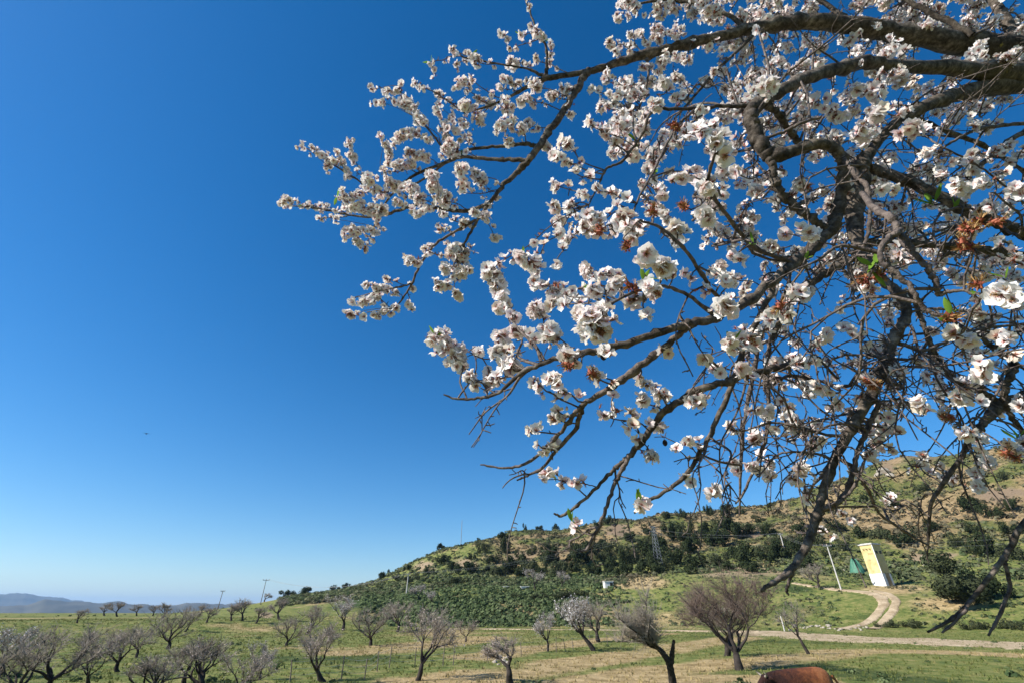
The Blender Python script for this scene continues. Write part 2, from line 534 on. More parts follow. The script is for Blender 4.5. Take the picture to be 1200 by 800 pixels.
def ground_masks(x, y):
    D = np.hypot(x, y); az = np.degrees(np.arctan2(x, y))
    z = height(x, y)
    u, v, d = proj(np.stack([x, y, z], -1))
    n1 = fbm(x / 9, y / 9, 21, 4); n2 = fbm(x / 30, y / 30, 33, 4); n3 = fbm(x / 3, y / 3, 41, 3)
    dry = np.clip((n1 - 0.47) * 3.4, 0, 1) * 0.62
    for b, w in BANDS3:
        ww = w * 1.3
        dry = np.maximum(dry, seg_mask(x + (n3 - .45) * 2.2, y + (n1 - .45) * 4.0, b, ww * 1.5) * (0.35 + 1.1 * n3))
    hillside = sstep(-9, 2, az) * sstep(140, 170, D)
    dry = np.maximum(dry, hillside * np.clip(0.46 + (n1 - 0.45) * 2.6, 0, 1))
    def blob(cu, cv, ru, rv):
        return np.where(d > 0, np.clip(1.25 - np.hypot((u - cu) / ru, (v - cv) / rv), 0, 1), 0) * (D > 60) * (D < 235)
    dry = np.maximum(dry, blob(745, 682, 45, 10) * 1.3)
    dry = np.maximum(dry, blob(1110, 708, 70, 14) * 0.8)
    dry = np.maximum(dry, blob(1050, 690, 60, 10) * 0.8)
    dry = np.maximum(dry, blob(520, 742, 50, 6) * 0.9)
    soil = np.clip((n2 - 0.56) * 4, 0, 1) * hillside
    for q in [(497, 664, 16, 9), (865, 670, 62, 8), (1090, 652, 40, 8), (725, 622, 22, 10), (880, 622, 20, 12), (1038, 548, 12, 10), (1170, 580, 40, 14), (880, 742, 40, 5), (312, 720, 12, 4), (545, 660, 20, 8)]:
        soil = np.maximum(soil, blob(*q) * (0.25 + 1.6 * n3))
    lush = np.clip((0.50 - n1) * 3, 0, 1) * 0.7
    lush = np.maximum(lush, blob(590, 715, 130, 22) * 1.2)
    lush = np.maximum(lush, blob(450, 705, 80, 14))
    lush = np.maximum(lush, blob(930, 715, 80, 14) * 0.6)
    lush = lush * (1 - 0.7 * hillside)
    return np.stack([np.clip(dry, 0, 1), np.clip(soil, 0, 1), np.clip(lush, 0, 1), hillside], -1)

def build_ground():
    az1 = np.linspace(-54, 58, 500)
    az2 = np.linspace(60, 304, 90)[1:-1]
    az = np.radians(np.concatenate([az1, az2]))
    R = np.concatenate([np.linspace(0.5, 18, 20)[:-1], np.linspace(18, 60, 70)[:-1], np.linspace(60, 150, 110)[:-1],
                        np.linspace(150, 300, 90)[:-1], np.geomspace(300, 16000, 60)])
    A, RR = np.meshgrid(az, R)
    x = (np.sin(A) * RR).ravel(); y = (np.cos(A) * RR).ravel()
    z = height(x, y)
    na = len(az); nr = len(R)
    V = np.stack([x, y, z], -1)
    i = np.arange(nr - 1)[:, None]; j = np.arange(na)[None, :]; j2 = (j + 1) % na
    F = np.stack([i * na + j, i * na + j2, (i + 1) * na + j2, (i + 1) * na + j], -1).reshape(-1, 4)
    mb = MB()
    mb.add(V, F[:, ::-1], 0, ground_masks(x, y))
    nv = len(V)
    mb.add(np.array([(0, 0, hgt(0, 0))]), np.zeros((0, 3), int), 0, np.array((0, 0, .3, 1.)))
    jj = np.arange(na)
    mb.f[(3, 0)].append(np.stack([np.full(na, nv), (jj + 1) % na, jj], -1))
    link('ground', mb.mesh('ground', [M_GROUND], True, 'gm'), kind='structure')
build_ground()

# ------------------------------------------------------------------ tracks, draped strips with uneven edges
def strip(name, px, w, off=0.05, n=14, mat=None, seed=0):
    g = np.array([ground_at(*p)[:2] for p in px])
    s = spline(g, n)
    T = np.gradient(s, axis=0); T /= np.linalg.norm(T, axis=1, keepdims=True)
    N = np.stack([-T[:, 1], T[:, 0]], -1)
    r = np.random.default_rng(seed)
    m = 9
    wv = np.linspace(-1, 1, m)
    ww = np.interp(np.linspace(0, 1, len(s)), np.linspace(0, 1, len(w)), w)
    V = np.empty((len(s), m, 3))
    jl = 1 + 0.4 * (fbm(np.arange(len(s)) * 0.12, np.zeros(len(s)), seed, 3) - 0.45) * 2
    jr = 1 + 0.4 * (fbm(np.arange(len(s)) * 0.12, np.zeros(len(s)), seed + 5, 3) - 0.45) * 2
    for k in range(m):
        e = np.where(wv[k] < 0, jl, jr)
        q = s + N * (wv[k] * ww * 0.5 * e)[:, None]
        V[:, k, :2] = q
        V[:, k, 2] = height(q[:, 0], q[:, 1]) + (off if abs(wv[k]) < 0.99 else -0.06)
    i = np.arange(len(s) - 1)[:, None]; j = np.arange(m - 1)[None, :]
    F = np.stack([i * m + j, i * m + j + 1, (i + 1) * m + j + 1, (i + 1) * m + j], -1).reshape(-1, 4)
    C = np.zeros((len(s), m, 4)); C[:, :, 0] = np.abs(wv)[None, :] ** 2 * 0.9
    mb = MB(); mb.add(V.reshape(-1, 3), F[:, ::-1], 0, C.reshape(-1, 4))
    return link(name, mb.mesh(name, [mat or M_TRACK], True, 'gm'), kind='structure')
strip('dirt_road', [(1330, 763), (1210, 756), (1100, 751.5), (1000, 748), (930, 743.5), (885, 739.5)], [18, 16, 15, 13, 11, 7], 0.06, 30, seed=3)
strip('footpath', [(890, 740), (820, 739.5), (740, 738.5), (640, 737.5), (560, 737), (490, 737.5)], [2.6, 2.2, 1.8, 1.8, 1.6, 1.2], 0.10, 24, seed=8)
strip('wheel_track', [(985, 737), (1012, 731), (1026, 722), (1032, 713), (1036, 705), (1030, 698), (1012, 693.5), (985, 691), (955, 687), (930, 683)], [1.4, 1.3, 1.2, 1.3, 1.5, 2.2, 2.5, 2.3, 2.1, 1.6], 0.12, 16, seed=12)
strip('wheel_track', [(1022, 737), (1035, 729), (1043, 720), (1048, 711), (1050, 703), (1040, 696), (1022, 692)], [1.3, 1.3, 1.3, 1.4, 1.5, 1.7, 1.2], 0.13, 16, seed=15)

# ------------------------------------------------------------------ far mountains
def mountain(name, pts, D, depth, seed, mat):
    az, zz = [], []
    for (u, v) in pts:
        r = ray(u, v); az.append(math.atan2(r[0], r[1])); zz.append(EYE + D * r[2] / math.hypot(r[0], r[1]))
    A = np.linspace(az[0], az[-1], 260)
    Z = np.interp(A, az, zz) + (fbm(A * 45, A * 0, seed, 5) - 0.47) * D * 0.009
    rows = np.linspace(-1, 1, 21)
    V = np.empty((len(rows), len(A), 3))
    for k, t in enumerate(rows):
        rad = D + t * depth
        prof = (1 - abs(t)) ** 1.15
        x = np.sin(A) * rad; y = np.cos(A) * rad
        rn = (fbm(x / 260, y / 260, seed + 9, 5) - 0.47) * 90 * (1 - prof) * prof * 3
        V[k, :, 0] = x; V[k, :, 1] = y
        V[k, :, 2] = -70 + (Z + 70) * prof + rn
    i = np.arange(len(rows) - 1)[:, None]; j = np.arange(len(A) - 1)[None, :]
    m = len(A)
    F = np.stack([i * m + j, i * m + j + 1, (i + 1) * m + j + 1, (i + 1) * m + j], -1).reshape(-1, 4)
    mb = MB(); mb.add(V.reshape(-1, 3), F[:, ::-1])
    link(name, mb.mesh(name, [mat]), kind='structure')
M_MOUNT = simple_mat('mountain_side', (0.03, 0.035, 0.022), (0.10, 0.09, 0.06), 0.004, 0.95)
mountain('far_mountain', [(-500, 705), (-250, 698), (-80, 692), (0, 694), (36, 693.5), (62, 698), (90, 704), (130, 710), (260, 714)], 8200, 1500, 4, M_MOUNT)
mountain('near_hills', [(-600, 706), (-300, 704), (-100, 709), (0, 709), (30, 707), (55, 700), (80, 705), (105, 705), (128, 703.5), (150, 707), (200, 707), (250, 706), (300, 706), (420, 708), (600, 709)], 4300, 800, 14, M_MOUNT)

# ------------------------------------------------------------------ orchard trees
M_OBARK = simple_mat('orchard_bark', (0.012, 0.009, 0.008), (0.075, 0.060, 0.050), 9, 0.95, 0.8, 20)
M_OTWIG = simple_mat('orchard_twigs', (0.17, 0.14, 0.11), (0.40, 0.345, 0.285), 3, 0.9)
M_BTWIG = simple_mat('reddish_twigs', (0.095, 0.066, 0.052), (0.26, 0.19, 0.155), 3, 0.9)
M_OBLOOM = simple_mat('orchard_blossom_white', (0.42, 0.40, 0.38), (0.72, 0.68, 0.66), 2, 0.9)
M_OPINK = simple_mat('orchard_blossom_pink', (0.34, 0.26, 0.235), (0.62, 0.52, 0.48), 2, 0.9)

def rot_about(v, axis, a):
    axis = axis / np.linalg.norm(axis)
    return v * math.cos(a) + np.cross(axis, v) * math.sin(a) + axis * np.dot(axis, v) * (1 - math.cos(a))

def tree_proto(seed, trunk_h, spread, lean=(0, 0), limbs=4, twigs=520, bloom=0, upright=0.4, r0=0.09, twig_len=0.2, one_sided=None, levels=3, stems=1, tw=0.0026):
    """a tree of unit height standing on the origin: trunk + limbs mesh, twig mesh, bloom mesh"""
    r = np.random.default_rng(seed)
    wood, tw_mb, bl = MB(), MB(), MB()
    tips = []
    def grow(p, d, L, rad, lev):
        n = 5
        pts = [p]; dd = d / np.linalg.norm(d)
        for k in range(n):
            dd = dd + r.normal(0, 0.16, 3) + np.array((0, 0, upright * 0.16))
            if one_sided is not None: dd = dd + np.array(one_sided) * 0.05
            dd /= np.linalg.norm(dd)
            pts.append(pts[-1] + dd * L / n)
        rads = np.linspace(rad, rad * (0.62 if lev < levels else 0.35), n + 1)
        V, F = tube(pts, rads, 7 if lev < 2 else 5, 0.25 if lev < 2 else 0.0, seed=int(r.integers(1e6)))
        wood.add(V, F)
        tips.append((np.array(pts), rads, lev))
        if lev < levels:
            m = limbs if lev == 0 else int(r.integers(2, 4))
            ph = r.random() * 6.28
            for k in range(m):
                ax = np.cross(dd, np.array((math.cos(ph + k * 6.28 / m), math.sin(ph + k * 6.28 / m), 0.1)))
                ang = r.uniform(0.45, 0.85) * (spread if lev == 0 else 0.8)
                nd = rot_about(dd, ax, ang)
                q = pts[-1] if (lev == 0 or k < 2) else pts[int(r.integers(2, n))]
                grow(q, nd, L * r.uniform(0.62, 0.9) if lev else r.uniform(0.24, 0.36), rads[-1] * r.uniform(0.6, 0.8), lev + 1)
    for s in range(stems):
        a = r.random() * 6.28
        d0 = np.array((lean[0], lean[1], 1.0)) + (np.array((math.cos(a), math.sin(a), 0)) * 0.5 if stems > 1 else 0)
        grow(np.array((0, 0, -0.03)) + (np.array((math.cos(a), math.sin(a), 0)) * 0.03 if stems > 1 else 0), d0, trunk_h, r0 / math.sqrt(stems), 0)
    cand = [t for t in tips if t[2] >= 2] or tips
    ends = []
    for k in range(twigs):
        pts, rads, lev = cand[int(r.integers(len(cand)))]
        f = r.uniform(0.1, 1.0) * (len(pts) - 1); i0 = min(int(f), len(pts) - 2)
        p = pts[i0] + (pts[i0 + 1] - pts[i0]) * (f - i0)
        d = pts[i0 + 1] - pts[i0]; d = d / np.linalg.norm(d)
        d = d * 0.7 + r.normal(0, 0.55, 3) + np.array((0, 0, upright))
        if one_sided is not None: d = d + np.array(one_sided) * 0.5
        d /= np.linalg.norm(d)
        L = twig_len * r.uniform(0.4, 1.15)
        q = [p]
        for s in range(3):
            d = d + r.normal(0, 0.2, 3); d /= np.linalg.norm(d)
            q.append(q[-1] + d * L / 3)
        ends.append(np.array(q))
    V, F = tubes(np.array(ends), np.tile(np.linspace(tw * 1.3, tw * 0.5, 4), (len(ends), 1)), 3)
    tw_mb.add(V, F)
    if bloom:
        E = np.array(ends)
        e = r.integers(0, len(E), bloom); t = r.uniform(0.2, 1.0, bloom) * 3; i0 = np.minimum(t.astype(int), 2)
        f = (t - i0)[:, None]
        c = E[e, i0] * (1 - f) + E[e, i0 + 1] * f + r.normal(0, 0.006, (bloom, 3))
        a = r.normal(0, 1, (bloom, 3)); b = r.normal(0, 1, (bloom, 3))
        a /= np.linalg.norm(a, axis=1, keepdims=True); b /= np.linalg.norm(b, axis=1, keepdims=True)
        s = r.uniform(0.006, 0.012, bloom)[:, None]
        bl.add(np.stack([c - a * s, c + b * s, c + a * s, c - b * s], 1).reshape(-1, 3), np.arange(4 * bloom).reshape(-1, 4))
    allv = np.concatenate(tw_mb.v + wood.v)
    top = allv[:, 2].max()
    rad = np.percentile(np.hypot(allv[:, 0] - np.median(allv[:, 0]), allv[:, 1] - np.median(allv[:, 1])), 92)
    for mb in (wood, tw_mb, bl):
        for V in mb.v: V /= top
    return wood, tw_mb, bl, rad / top

PROTO = {}
def proto(key, bloom_mat=None, **kw):
    wood, twg, bl, rad = tree_proto(**kw)
    d = {'trunk': wood.mesh(key + '_trunk', [M_OBARK]), 'crown': twg.mesh(key + '_crown', [M_BTWIG if key == 'big' else M_OTWIG]), 'rad': rad}
    if bl.v: d['blossom'] = bl.mesh(key + '_blossom', [bloom_mat or M_OBLOOM], False)
    PROTO[key] = d
proto('vase', M_OPINK, seed=3, trunk_h=0.30, spread=1.0, limbs=4, twigs=680, bloom=800, r0=0.045, twig_len=0.20)
proto('vase2', M_OPINK, seed=8, trunk_h=0.26, spread=1.15, limbs=4, twigs=680, bloom=800, r0=0.048, twig_len=0.22, lean=(0.15, 0))
proto('bare', seed=13, trunk_h=0.30, spread=0.95, limbs=4, twigs=650, r0=0.05, twig_len=0.22, upright=0.5)
proto('bare2', seed=29, trunk_h=0.22, spread=1.25, limbs=5, twigs=640, r0=0.042, twig_len=0.2, upright=0.45)
proto('white', M_OBLOOM, seed=41, trunk_h=0.36, spread=0.8, limbs=4, twigs=700, bloom=2600, r0=0.045, twig_len=0.17, upright=0.55, lean=(-0.35, 0))
proto('white2', M_OBLOOM, seed=52, trunk_h=0.30, spread=0.9, limbs=4, twigs=700, bloom=2200, r0=0.045, twig_len=0.18, upright=0.5)
proto('pink', M_OPINK, seed=61, trunk_h=0.42, spread=1.1, limbs=4, twigs=900, bloom=1800, r0=0.07, twig_len=0.2, upright=0.25, lean=(-0.2, 0), one_sided=(-0.5, 0, 0))
proto('big', seed=78, trunk_h=0.24, spread=1.15, limbs=5, twigs=2900, r0=0.048, twig_len=0.26, upright=0.5, lean=(-0.14, 0), one_sided=(-0.34, 0.1, 0), levels=4, tw=0.0014)
proto('sparse', seed=83, trunk_h=0.45, spread=0.8, limbs=4, twigs=260, r0=0.035, twig_len=0.2, upright=0.4, lean=(-0.12, 0))
proto('multi', M_OPINK, seed=95, trunk_h=0.3, spread=0.9, limbs=3, twigs=620, bloom=500, r0=0.07, twig_len=0.24, upright=0.4, stems=4, levels=2)
proto('small', M_OPINK, seed=99, trunk_h=0.4, spread=1.1, limbs=4, twigs=420, bloom=200, r0=0.06, twig_len=0.22, tw=0.006)

def orchard(key, u, v, vtop, w, rz, label, group='almond trees in the orchard', far=None):
    b = ground_at(u, v) if far is None else ground_at(u, v, far)
    H = height_for(b, vtop)
    pr = PROTO[key]
    d = proj(b)[2]
    rad = w / 2 / FPX * d
    sx = rad / max(pr['rad'], 0.05)
    sx = min(max(sx, 0.6 * H), 1.5 * H)
    root = link('almond_tree', None, None, (b[0], b[1], b[2] - 0.03), rz, None, label, 'tree', group)
    root.scale = (sx, sx, H)
    for part in ('trunk', 'crown', 'blossom'):
        if part in pr: link(part, pr[part], root, kind='stuff' if part == 'blossom' else None)
    return root

T = [
 ('vase', 380, 799, 720, 84, 0.4, 'brownish pink almond tree with forked trunk beside the wire fence, left of centre'),
 ('vase2', 489, 797, 702, 70, 2.1, 'tall brownish almond tree with reaching limbs behind the left fence posts'),
 ('pink', 598, 800, 737, 60, 0.0, 'small pinkish almond tree with umbrella crown leaning left over pale stones'),
 ('white2', 642, 763, 712, 34, 0.3, 'slender white blossoming almond tree with thin bent trunk'),
 ('white', 696, 762, 693, 58, 0.1, 'white blossoming almond tree with slanting twin trunk near the footpath'),
 ('bare', 702, 752, 697, 42, 1.2, 'grey bare almond tree directly behind the slanting white one'),
 ('big', 867, 785, 655, 122, 0.0, 'largest bare almond tree with dark trunk and dense twigs swept left'),
 ('bare', 851, 768, 690, 60, 2.6, 'almond tree mostly hidden behind the largest bare tree'),
 ('sparse', 948, 766, 697, 40, 0.2, 'thin sparse young almond tree beside the dirt road'),
 ('bare2', 434, 756, 704, 50, 0.8, 'brown almond tree on single dark trunk in the middle of the meadow'),
 ('white2', 402, 738, 693, 44, 1.7, 'pale blossoming almond tree behind the brownish pink forked one'),
 ('vase', 358, 743, 704, 44, 2.9, 'grey almond tree left of the pale blossoming one'),
 ('white2', 304, 796, 746, 36, 2.4, 'small whitish almond tree with curved trunk on the left meadow'),
 ('small', 327, 726, 697, 22, 0.9, 'dark forked almond tree on the left rise near the hill foot'),
 ('small', 271, 727, 703, 18, 0.2, 'left tree of a close dark pair at the plain edge'),
 ('small', 284, 727, 698, 18, 1.9, 'right tree of a close dark pair at the plain edge'),
 ('bare2', 197, 760, 706, 56, 0.5, 'almond tree with low V fork on the left meadow'),
 ('multi', 240, 806, 737, 78, 1.0, 'bushy many stemmed almond tree at the bottom left of the forked brownish one'),
 ('bare2', 52, 812, 720, 92, 2.2, 'wide bare almond tree with open goblet of limbs at lower left'),
 ('vase', 106, 803, 741, 56, 1.2, 'almond tree with gnarled trunk right of the open goblet one'),
 ('vase2', 138, 787, 730, 60, 0.1, 'dark almond tree behind the gnarled one on the left'),
 ('white', 2, 792, 727, 56, 2.0, 'pale grey blossoming almond tree cut by the left picture edge'),
 ('multi', 178, 818, 757, 78, 2.8, 'low bushy almond tree at the bottom edge between two bigger ones'),
 ('small', 90, 729.5, 711, 14, 0.0, 'lone thin tree on the far left plain, leftmost of the far row'),
 ('small', 122, 721, 704, 16, 0.7, 'second tree from the left in the far row on the plain'),
 ('small', 137, 722, 703, 16, 1.4, 'third tree from the left in the far row on the plain'),
 ('small', 160, 721, 706, 15, 2.1, 'fourth tree from the left in the far row on the plain'),
 ('small', 179, 721, 707, 13, 2.8, 'fifth tree from the left in the far row on the plain'),
 ('small', 190, 724, 704, 22, 3.5, 'widest tree of the far row on the plain'),
 ('vase', 216, 740, 705, 26, 4.2, 'tall brown tree standing behind the low V forked one'),
 ('small', 233, 722, 706, 14, 4.9, 'far row tree just left of the leaning V shaped one'),
 ('small', 242, 729, 709, 20, 5.6, 'leaning V shaped tree at the right end of the far row'),
 ('white2', 490, 703, 682, 34, 0.3, 'whitish blossoming tree on the green slope, left one'),
 ('white2', 506, 708, 690, 30, 1.3, 'whitish blossoming tree on the green slope, lower right one'),
 ('white2', 627, 690, 664, 26, 2.3, 'pinkish white blossoming tree on the terrace above the scrub'),
 ('white2', 659, 688, 667, 20, 3.3, 'smaller pinkish white tree on the terrace, right of its twin'),
 ('vase2', 466, 740, 700, 40, 4.0, 'grey brown almond tree behind the tall reaching one'),
 ('pink', 310, 703, 693, 16, 4.0, 'tiny pinkish tree on the skyline beside the utility pole'),
 ('bare', 962, 690, 656, 44, 0.9, 'rounded bare tree on the bank left of the concrete pole'),
 ('bare2', 30, 770, 735, 34, 0.9, 'small bare almond tree behind the pale grey one at far left'),
 ('vase2', 160, 770, 727, 40, 5.0, 'thin brown almond tree between the dark and the V forked ones'),
 ('bare', 18, 822, 742, 74, 1.9, 'bare almond tree at the bottom left corner in front of the goblet one'),
 ('vase', 84, 776, 733, 52, 3.3, 'brown almond tree behind the gnarled one, far left'),
 ('bare', 216, 800, 742, 60, 2.0, 'upright bare almond tree touching the bushy many stemmed one'),
 ('vase2', 276, 822, 757, 66, 1.1, 'brown almond tree at the bottom edge right of the bushy many stemmed one'),
 ('bare2', 335, 757, 716, 40, 2.5, 'small brown tree left of the brownish pink forked one'),
 ('small', 300, 730, 708, 20, 5.1, 'small dark tree between the close pair and the forked one'),
 ('vase', 545, 752, 722, 30, 4.4, 'low grey almond tree between the reaching one and the leaning pinkish one'),
]
for t in T: orchard(*t)

# the broken almond tree: one live limb to the left, one dead stub
def broken_tree():
    b = ground_at(789, 803)
    root = link('almond_tree', None, None, (b[0], b[1], b[2] - 0.05), None, None, 'split almond tree with bare dead stub and brushy limb to the left', 'tree', 'almond trees in the orchard')
    d = proj(b)[2]
    def q(u, v, dy=0.0):
        p = P(u, v, d * (1 + dy)); return p - b
    tr = MB()
    s = spline([q(789, 804), q(787, 790), q(784, 775), q(778, 765), q(772, 758)], 5)
    V, F = tube(s, np.linspace(0.17, 0.10, len(s)), 9, 0.25, seed=2); tr.add(V, F)
    link('trunk', tr.mesh('split_trunk', [M_OBARK]), root)
    st = MB()
    s = spline([q(785, 780), q(787, 768), q(788, 758), q(789.5, 748)], 5)
    V, F = tube(s, np.linspace(0.13, 0.055, len(s)), 8, 0.35, seed=5); st.add(V, F)
    link('dead_stub', st.mesh('dead_stub', [M_OBARK]), root)
    lm = MB(); cr = MB(); r = np.random.default_rng(77)
    for k in range(9):
        e = q(772 - 4 - r.uniform(0, 55), 757 - r.uniform(5, 60), r.uniform(-.04, .04))
        m = q(772 - r.uniform(5, 22), 757 - r.uniform(2, 12), r.uniform(-.03, .03))
        s = spline([q(773, 759), m, e], 5)
        V, F = tube(s, np.linspace(0.06, 0.012, len(s)), 5, seed=k); lm.add(V, F)
        for j in range(170):
            p = s[int(r.integers(3, len(s)))]
            dd = r.normal(0, 0.5, 3) + np.array((-0.15, 0, 0.9)); dd /= np.linalg.norm(dd)
            L = r.uniform(0.3, 1.1)
            pts = [p]
            for z in range(3):
                dd = dd + r.normal(0, .18, 3); dd /= np.linalg.norm(dd); pts.append(pts[-1] + dd * L / 3)
            V, F = tube(pts, np.linspace(0.009, 0.004, 4), 3); cr.add(V, F)
    link('limb', lm.mesh('brushy_limb', [M_OBARK]), root)
    link('crown', cr.mesh('brushy_crown', [M_OTWIG]), root)
broken_tree()

# ------------------------------------------------------------------ evergreen bushes on the hillside
M_EVER = leaf_material('evergreen_leaves', (0.012, 0.020, 0.010), (0.060, 0.075, 0.034), 2.2, 0.15)
M_OLIVE = leaf_material('olive_leaves', (0.035, 0.045, 0.022), (0.085, 0.095, 0.048), 1.2, 0.15)
def bush_mesh(name, seed, mat, n=900, leaf=0.07, tall=1.0):
    r = np.random.default_rng(seed)
    k = int(r.integers(6, 9))
    cs = r.normal(0, 0.40, (k, 3)); cs[:, 2] = np.abs(cs[:, 2]) * 0.75 + 0.38
    rs = r.uniform(0.28, 0.5, k)
    pick = r.integers(0, k, n)
    d = r.normal(0, 1, (n, 3)); d /= np.linalg.norm(d, axis=1, keepdims=True)
    c = cs[pick] + d * (rs[pick] * r.uniform(0.55, 1.08, n))[:, None]
    c[:, 2] = np.abs(c[:, 2]) * tall
    a = np.cross(d, r.normal(0, 1, (n, 3))); a /= np.linalg.norm(a, axis=1, keepdims=True)
    b = np.cross(d, a) + r.normal(0, 0.5, (n, 3)); b /= np.linalg.norm(b, axis=1, keepdims=True)
    s = (leaf * r.uniform(0.6, 1.5, n))[:, None]
    V = np.stack([c - a * s, c + b * s * 0.8, c + a * s, c - b * s * 0.8], 1).reshape(-1, 3)
    F = np.arange(4 * n).reshape(-1, 4)
    V[:, 2] = np.maximum(V[:, 2], -0.1)
    sc = max(np.abs(V[:, :2]).max(), 0.3)
    V[:, :2] /= sc; V[:, 2] /= V[:, 2].max()
    mb = MB(); mb.add(V, F)
    return mb.mesh(name, [mat], False)
BUSH = [bush_mesh('evergreen_bush_%d' % i, 100 + i, M_EVER, 1300, 0.062) for i in range(6)]
BUSHO = [bush_mesh('olive_bush_%d' % i, 200 + i, M_OLIVE, 1000, 0.062) for i in range(4)]
NEARBUSH = bush_mesh('large_bush', 301, M_OLIVE, 5000, 0.04)

def bush(u, v, w, h, label, group, meshes=BUSH, i=0, far=228.0):
    b = ground_at(u, v, far)
    d = proj(b)[2]
    R = w / 2 / FPX * d
    H = height_for(b, v - h)
    o = link('bush', meshes[i % len(meshes)], None, (b[0], b[1], b[2] - 0.12 * H), i * 1.7, None, label, 'bush', group)
    o.scale = (R, R, H * 1.12)

_ones = ['first', 'second', 'third', 'fourth', 'fifth', 'sixth', 'seventh', 'eighth', 'ninth', 'tenth', 'eleventh', 'twelfth', 'thirteenth', 'fourteenth', 'fifteenth', 'sixteenth', 'seventeenth', 'eighteenth', 'nineteenth']
ORD = _ones + [t + ('ieth' if k == 0 else 'y-' + _ones[k - 1]) for t in ('twent', 'thirt', 'fort', 'fift') for k in range(10)]
SKY = [(516, 643, 15, 8), (588, 630, 20, 8), (615, 620, 9, 8), (446, 678, 13, 9), (452, 674, 12, 8), (478, 668, 12, 8), (338, 699, 26, 9),
       (360, 696, 22, 10), (395, 690, 18, 6), (407, 689, 14, 7), (632, 620, 16, 5), (650, 617, 12, 5), (700, 616, 14, 7), (712, 614, 18, 11),
       (783, 607, 16, 9), (800, 606, 18, 12), (832, 604, 14, 14), (855, 604, 26, 16), (870, 602, 14, 9), (905, 594, 12, 6), (540, 640, 10, 4), (560, 634, 8, 5)]
for i, q in enumerate(sorted(SKY)):
    bush(*q, ORD[i] + ' dark evergreen bush from the left along the ridge line', 'bushes along the ridge line', BUSH, i)
BELT = [(480, 682, 22, 11), (466, 680, 14, 8), (565, 648, 15, 12), (591, 648, 13, 13), (575, 660, 15, 13), (597, 670, 26, 17), (585, 674, 18, 12), (548, 671, 22, 11),
        (536, 684, 18, 9), (624, 649, 13, 9), (625, 670, 28, 21), (650, 660, 22, 18), (657, 674, 28, 22), (690, 648, 22, 14), (687, 662, 24, 18),
        (699, 673, 22, 16), (716, 655, 24, 16), (724, 663, 26, 18), (741, 660, 24, 20), (755, 672, 24, 18), (752, 652, 20, 14), (772, 658, 26, 18),
        (778, 645, 20, 16), (792, 634, 24, 18), (806, 626, 22, 14), (797, 662, 28, 20), (830, 636, 28, 24), (857, 632, 26, 22), (861, 652, 24, 16),
        (873, 658, 26, 18), (842, 662, 28, 18), (820, 664, 24, 16), (888, 655, 24, 18), (905, 658, 22, 16), (922, 655, 22, 18), (815, 648, 22, 18), (868, 630, 20, 16), (845, 640, 20, 15), (812, 636, 20, 14), (760, 626, 18, 12), (738, 634, 18, 12), (784, 652, 18, 14), (900, 628, 16, 12), (925, 640, 18, 13), (706, 656, 18, 13), (672, 656, 18, 13), (640, 660, 16, 12), (768, 672, 20, 13), (810, 672, 18, 12), (855, 668, 22, 13), (880, 670, 20, 12), (940, 664, 22, 14), (610, 676, 18, 11), (572, 672, 14, 9),
        (610, 660, 16, 12), (640, 645, 12, 8), (670, 645, 16, 11), (705, 642, 16, 10), (765, 640, 16, 12), (845, 618, 18, 12), (880, 625, 18, 12),
        (522, 660, 16, 8), (505, 672, 14, 7), (555, 655, 12, 7), (530, 668, 14, 7), (940, 648, 20, 16), (955, 640, 22, 18), (940, 625, 16, 10),
        (635, 672, 18, 12), (672, 670, 20, 14), (712, 672, 20, 14), (733, 674, 18, 12), (780, 668, 22, 14), (905, 640, 18, 12), (890, 612, 16, 8)]
r_b = np.random.default_rng(91)
def upper(q): return q[1] < 658 - 0.02 * (q[0] - 600)
for row, nm in ((True, 'upper'), (False, 'lower')):
    for i, q in enumerate(sorted([q for q in BELT if upper(q) == row])):
        q = (q[0], q[1], q[2] * 1.35, q[3] * 1.2)
        sc_ = r_b.uniform(0.75, 1.25)
        q = (q[0], q[1], q[2] * sc_, q[3] * sc_ * r_b.uniform(0.85, 1.15))
        bush(*q, ORD[i] + ' dark bush from the left in the ' + nm + ' half of the bush belt', 'bushes in the belt below the ridge', BUSHO if i % 4 == 1 else BUSH, i + (2 if row else 0))
RIGHT = [(985, 622, 26, 18), (1010, 630, 24, 16), (1060, 640, 40, 26), (1030, 632, 28, 16), (1090, 622, 26, 16), (1135, 600, 34, 22), (1165, 605, 26, 18), (1190, 598, 24, 16),
         (1160, 650, 44, 30), (1190, 655, 30, 22), (1120, 640, 26, 18), (1050, 595, 20, 12), (1085, 575, 22, 12), (1110, 560, 20, 10), (1150, 570, 22, 12), (1180, 560, 18, 10),
         (1015, 585, 16, 10), (975, 600, 18, 12), (1190, 625, 26, 18), (1140, 625, 22, 14), (990, 645, 22, 14), (970, 652, 22, 12), (1225, 660, 34, 24), (1240, 620, 34, 24), (1270, 640, 40, 26)]
for i, q in enumerate(sorted(RIGHT)):
    bush(*q, ORD[i] + ' bush from the left on the hillside behind and above the yellow tower', 'bushes on the right hillside', BUSHO if i % 3 == 0 else BUSH, i)
bush(1122, 706, 92, 62, 'large round dark bush right of the leaning looking tower', None, [NEARBUSH], 0)
bush(1172, 700, 56, 40, 'darker bush touching the right side of the large round bush', None, BUSH, 2)
ROADB = [(1048, 735, 26, 10), (1066, 735, 26, 11), (1030, 735, 18, 8), (1132, 737, 24, 12), (1152, 737, 26, 12), (1178, 737, 24, 14), (1110, 737, 18, 8), (1200, 738, 20, 12)]
for i, q in enumerate(sorted(ROADB)):
    bush(*q, ORD[i] + ' low grey green bush from the left in the row behind the dirt road', 'low bushes along the dirt road', BUSHO, i)
